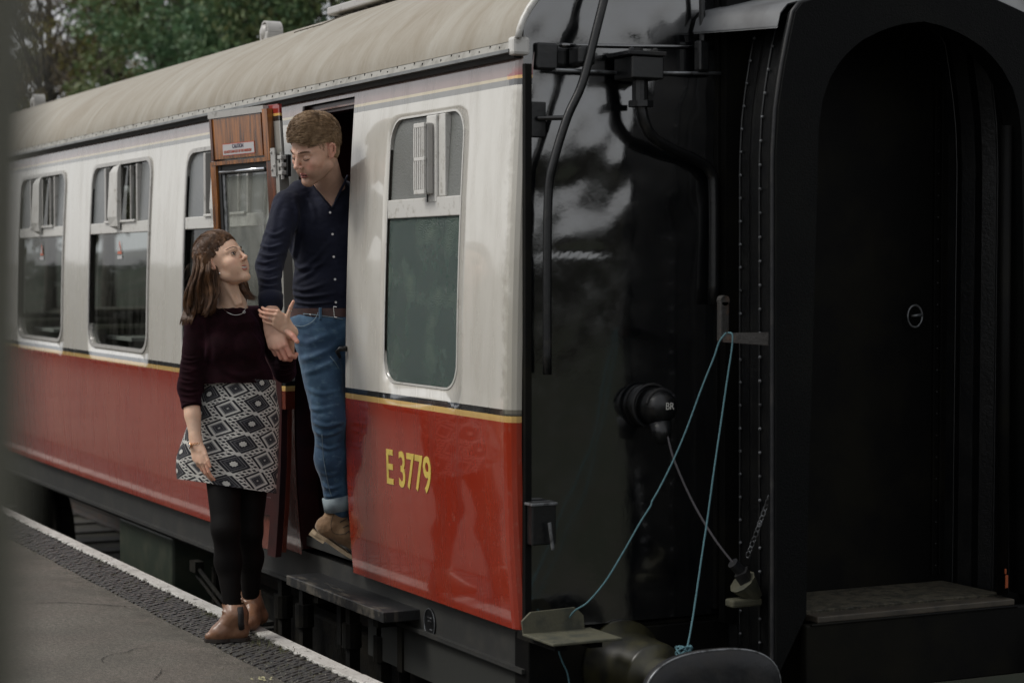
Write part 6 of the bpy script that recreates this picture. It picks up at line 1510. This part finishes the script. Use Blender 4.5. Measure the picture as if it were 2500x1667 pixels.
# skirt
m, nt, b = node_mat('black_and_white_aztec_cloth'); M['skirt'] = m
uvn = N(nt, 'ShaderNodeUVMap'); sp = N(nt, 'ShaderNodeSeparateXYZ'); nt.links.new(uvn.outputs[0], sp.inputs[0]); mn = lambda *a, **k: math_n(nt, *a, **k)
U0, V0 = sp.outputs[0], sp.outputs[1]
# sheared diamond lattice: p,q are diagonal cell coordinates
CW, CH = .178, .088
U1 = mn('MULTIPLY_ADD', V0, -.20, U0)
a = mn('DIVIDE', U1, CW); c = mn('DIVIDE', mn('MULTIPLY_ADD', U0, .15, V0), CH)
P_ = mn('ADD', a, c); Q_ = mn('SUBTRACT', a, c)
fp = mn('SUBTRACT', mn('FRACT', P_), .5); fq = mn('SUBTRACT', mn('FRACT', Q_), .5)
def dist(fp, fq, jag=.0):
    ap, aq = mn('ABSOLUTE', fp), mn('ABSOLUTE', fq); m_ = mn('MAXIMUM', ap, aq)
    if jag:
        t = mn('ABSOLUTE', mn('SUBTRACT', mn('FRACT', mn('MULTIPLY', mn('MINIMUM', ap, aq), 13.0)), .5)); m_ = mn('MULTIPLY_ADD', t, jag, m_)
    return m_
da_ = mn('ABSOLUTE', mn('MULTIPLY', mn('ADD', fp, fq), .5)); dc_ = mn('ABSOLUTE', mn('MULTIPLY', mn('SUBTRACT', fp, fq), .5))
tz_ = mn('ABSOLUTE', mn('SUBTRACT', mn('FRACT', mn('MULTIPLY', mn('SUBTRACT', da_, mn('MULTIPLY', dc_, .6)), 26.0)), .5))
mm_ = mn('MULTIPLY_ADD', tz_, .10, mn('ADD', mn('MULTIPLY', da_, CW/.051), mn('MULTIPLY', dc_, CH/.046)))
dd_ = mn('MULTIPLY', mm_, .333)
par = mn('FLOOR', P_); parq = mn('FLOOR', Q_)
chk = mn('MODULO', mn('ABSOLUTE', mn('ADD', par, parq)), 2.0); sel = mn('LESS_THAN', chk, .5)
bk, wh, g1, g2_ = (.007, .007, .011), (.44, .43, .40), (.15, .15, .15), (.055, .055, .06)
A_ = ramp(nt, mn('MULTIPLY', dd_, 1.8), [(0, wh), (.05, g2_), (.12, bk), (.18, g2_), (.25, bk), (.30, g1), (.38, wh), (.50, bk), (.63, wh), (.70, wh)], True)
rr_ = mn('SQRT', mn('ADD', mn('POWER', fp, 2.0), mn('POWER', fq, 2.0)))
star = mn('MULTIPLY_ADD', mn('ABSOLUTE', mn('SUBTRACT', mn('ABSOLUTE', fp), mn('ABSOLUTE', fq))), -.35, rr_)
B_ = ramp(nt, mn('MULTIPLY', dd_, 1.8), [(0, bk), (.30, g2_), (.36, bk), (.44, g1), (.48, bk), (.62, wh), (.70, wh)], True)
sa_, sb_ = mn('MULTIPLY', da_, CW), mn('MULTIPLY', dc_, CH); B_ = mixc(nt, mn('LESS_THAN', mn('MINIMUM', mn('ADD', sa_, sb_), mn('MULTIPLY', mn('MAXIMUM', sa_, sb_), 1.45)), .0125), B_, wh)
cc_ = mixc(nt, sel, A_, B_)
# greek-key hooks running along the lattice lines
key = mn('MULTIPLY', mn('GREATER_THAN', mn('FRACT', mn('MULTIPLY', P_, 6.0)), .36), mn('GREATER_THAN', mn('FRACT', mn('MULTIPLY', Q_, 6.0)), .36))
edge_ = mn('GREATER_THAN', mm_, 1.12)
cc_ = mixc(nt, mn('MULTIPLY', key, edge_), cc_, bk)
dp3 = mn('MULTIPLY', mn('GREATER_THAN', mn('MINIMUM', mn('ABSOLUTE', fp), mn('ABSOLUTE', fq)), .40), mn('GREATER_THAN', dist(fp, fq), .40)); cc_ = mixc(nt, dp3, cc_, wh)
nz = noise_n(nt, 200); cc_ = mixc(nt, .25, cc_, mixc(nt, nz, (0, 0, 0), (1, 1, 1)), 'OVERLAY')
nt.links.new(cc_, b.inputs['Base Color']); b.inputs['Roughness'].default_value = .9; bump(nt, b, noise_n(nt, 400), .3, .001)
rings = [(926, 583, 90, 0), (960, 581, 95, 0), (1000, 577, 106, 0), (1045, 570, 111, -3), (1090, 561, 118, -7), (1130, 554, 124, -10), (1165, 551, 122, -9), (1188, 552, 120, -6)]
NR, NS_ = 40, 72; V = []; UV = []; tt_ = np.linspace(0, 1, NR); ry = np.array([r[0] for r in rings], float); circ = .80
for i, t in enumerate(tt_):
    yy = lp(ry[0], ry[-1], t); cx, hw = np.interp(yy, ry, [r[1] for r in rings]), np.interp(yy, ry, [r[2] for r in rings])
    for k in range(NS_+1):
        a = 2*math.pi*k/NS_-math.pi; cxs, szs = math.sin(a), math.cos(a)
        dep = 8.63-szs*(.118+.018*t)
        tilt = (cxs*18)*t-2-(-cxs*4)*(1-t)     # hem drops to the right
        fold = .006*t*math.sin(a*5+1.0)+.007*t*noise.noise(Vector((a*2.0, t*2.2, 3)))+.004*math.exp(-((t-.42)/.035)**2)*math.sin(a*2+.5)-.004*math.exp(-((t-.46)/.03)**2)*max(0, szs)
        p = QW(cx+cxs*hw, yy+tilt, dep-fold*0)+(-FW*szs+RT*cxs)*fold
        V.append(p); UV.append(((a)*.5*circ/math.pi*(1+.06*t), -t*(1188-926)*.00172))
F = [(i*(NS_+1)+k, i*(NS_+1)+k+1, (i+1)*(NS_+1)+k+1, (i+1)*(NS_+1)+k) for i in range(NR-1) for k in range(NS_)]
mesh_obj('skirt', V, F, M['skirt'], WP, True, uv=UV)
# tights
M['tights'] = mat('black_tights', (.0035, .0030, .0030), .7, col2=(.0065, .0050, .0045), ns=6, sheen=.0, spec=.12)
tp = [C_(a, b_, ra, rb, .03) for a, b_, ra, rb in legw]; tv, tf = sdf_mesh(tp, .005); mesh_obj('tights', tv, tf.tolist(), M['tights'], WP, True)
# boots
M['bootl'] = mat('brown_boot_leather', (.20, .100, .055), .36, col2=(.115, .056, .032), ns=12, lo=.4, hi=.7, bp=.25, bs=45, bd=.003); M['bsole'] = mat('dark_boot_sole', (.018, .013, .010), .6); M['elastic'] = mat('boot_elastic', (.012, .010, .010), .9)
def boot_at(shaft, ankle, heelp, ball, toep, z0):
    fd = nrm((toep-heelp)*np.array([1, 1, 0])); P = [C_(shaft, ankle, .044, .041, .01), C_(ankle, heelp+np.array([0, 0, .045]), .041, .036, .03), C_(heelp+np.array([0, 0, .038]), heelp+fd*.01+np.array([0, 0, .030]), .031, .028, .02),
         C_(ankle+fd*.015, ball+np.array([0, 0, .040]), .040, .033, .03), C_(ball+np.array([0, 0, .034]), toep-fd*.02+np.array([0, 0, .022]), .034, .018, .02), C_(heelp+np.array([0, 0, .034]), ball+np.array([0, 0, .032]), .031, .034, .02)]
    return P, fd
ank = heel+np.array([0, 0, .105])+nrm((toe-heel))*.030; sh1 = QW(567, 1470, 8.575); ball = heel*.38+toe*.62
P, fd1 = boot_at(sh1, ank, heel+nrm(toe-heel)*.02, ball, toe, 0); P += cfold([QW(545, 1492, 8.53), QW(560, 1500, 8.52), QW(580, 1494, 8.53)], .006, .010)
v1, f1_ = sdf_mesh(P, .0034); v1 = fabric_noise(v1, f1_, .0015, 30); cz = sh1[2]; k_ = ((v1[f1_][:, :, 2] < cz) & (v1[f1_][:, :, 2] > .009)).all(1); b1_ = mesh_obj('boot', v1, f1_[k_].tolist(), M['bootl'], WP, True); b1_['label'] = 'brown leather ankle boot flat on the pavers'
def sole_mesh(v, par, h=.010):
    m_ = v[:, 2] < .035; P2 = v[m_][:, :2]; c = P2.mean(0); ang = np.arctan2(P2[:, 1]-c[1], P2[:, 0]-c[0]); out = []
    for k in range(40):
        a = -math.pi+2*math.pi*(k+.5)/40; w_ = np.abs(np.angle(np.exp(1j*(ang-a)))) < .16
        if w_.any(): q = P2[w_]; r = np.linalg.norm(q-c, axis=1).max()+.002; out.append(np.array([c[0]+math.cos(a)*r, c[1]+math.sin(a)*r, .0012]))
    g = MB(); g.prism(out, (0, 0, h)); g.build('sole', M['bsole'], par)
sole_mesh(v1, b1_, .013)
g = MB(); P = [surf_pt(v1, x, y) for x, y in ((586, 1482), (588, 1500), (588, 1520), (590, 1534))]; P = [p for p in P if p is not None]
if len(P) > 1: g.tube([p+BF*-.004 for p in P], .013, 8, flat=1); g.build('elastic_gusset', M['elastic'], b1_, True)
toe2 = WZ(604, 1543, 0); hl2 = QW(634, 1503, 8.90); an2 = QW(618, 1476, 8.87); sh2 = QW(611, 1440, 8.86); bl2 = toe2*.72+hl2*.28
P = [C_(sh2, an2, .044, .041, .01), C_(an2, hl2, .041, .034, .02), C_(an2-BF*-.02, bl2+np.array([0, 0, .028]), .038, .033, .02), C_(hl2, bl2+np.array([0, 0, .026]), .033, .032, .02), C_(bl2+np.array([0, 0, .026]), toe2+np.array([0, 0, .020])+BF*.02-BR*.01, .032, .020, .02)]
P += cfold([QW(590, 1462, 8.83), QW(602, 1470, 8.82), QW(620, 1468, 8.82)], .006, .01)
v2_, f2_ = sdf_mesh(P, .0036); v2_ = fabric_noise(v2_, f2_, .0015, 30); v2_[:, 2] = np.maximum(v2_[:, 2], .004); k_ = (v2_[f2_]@UP < (sh2@UP)).all(1); b2_ = mesh_obj('boot', v2_, f2_[k_].tolist(), M['bootl'], WP, True); b2_['label'] = 'brown leather ankle boot with its heel raised behind the other foot'
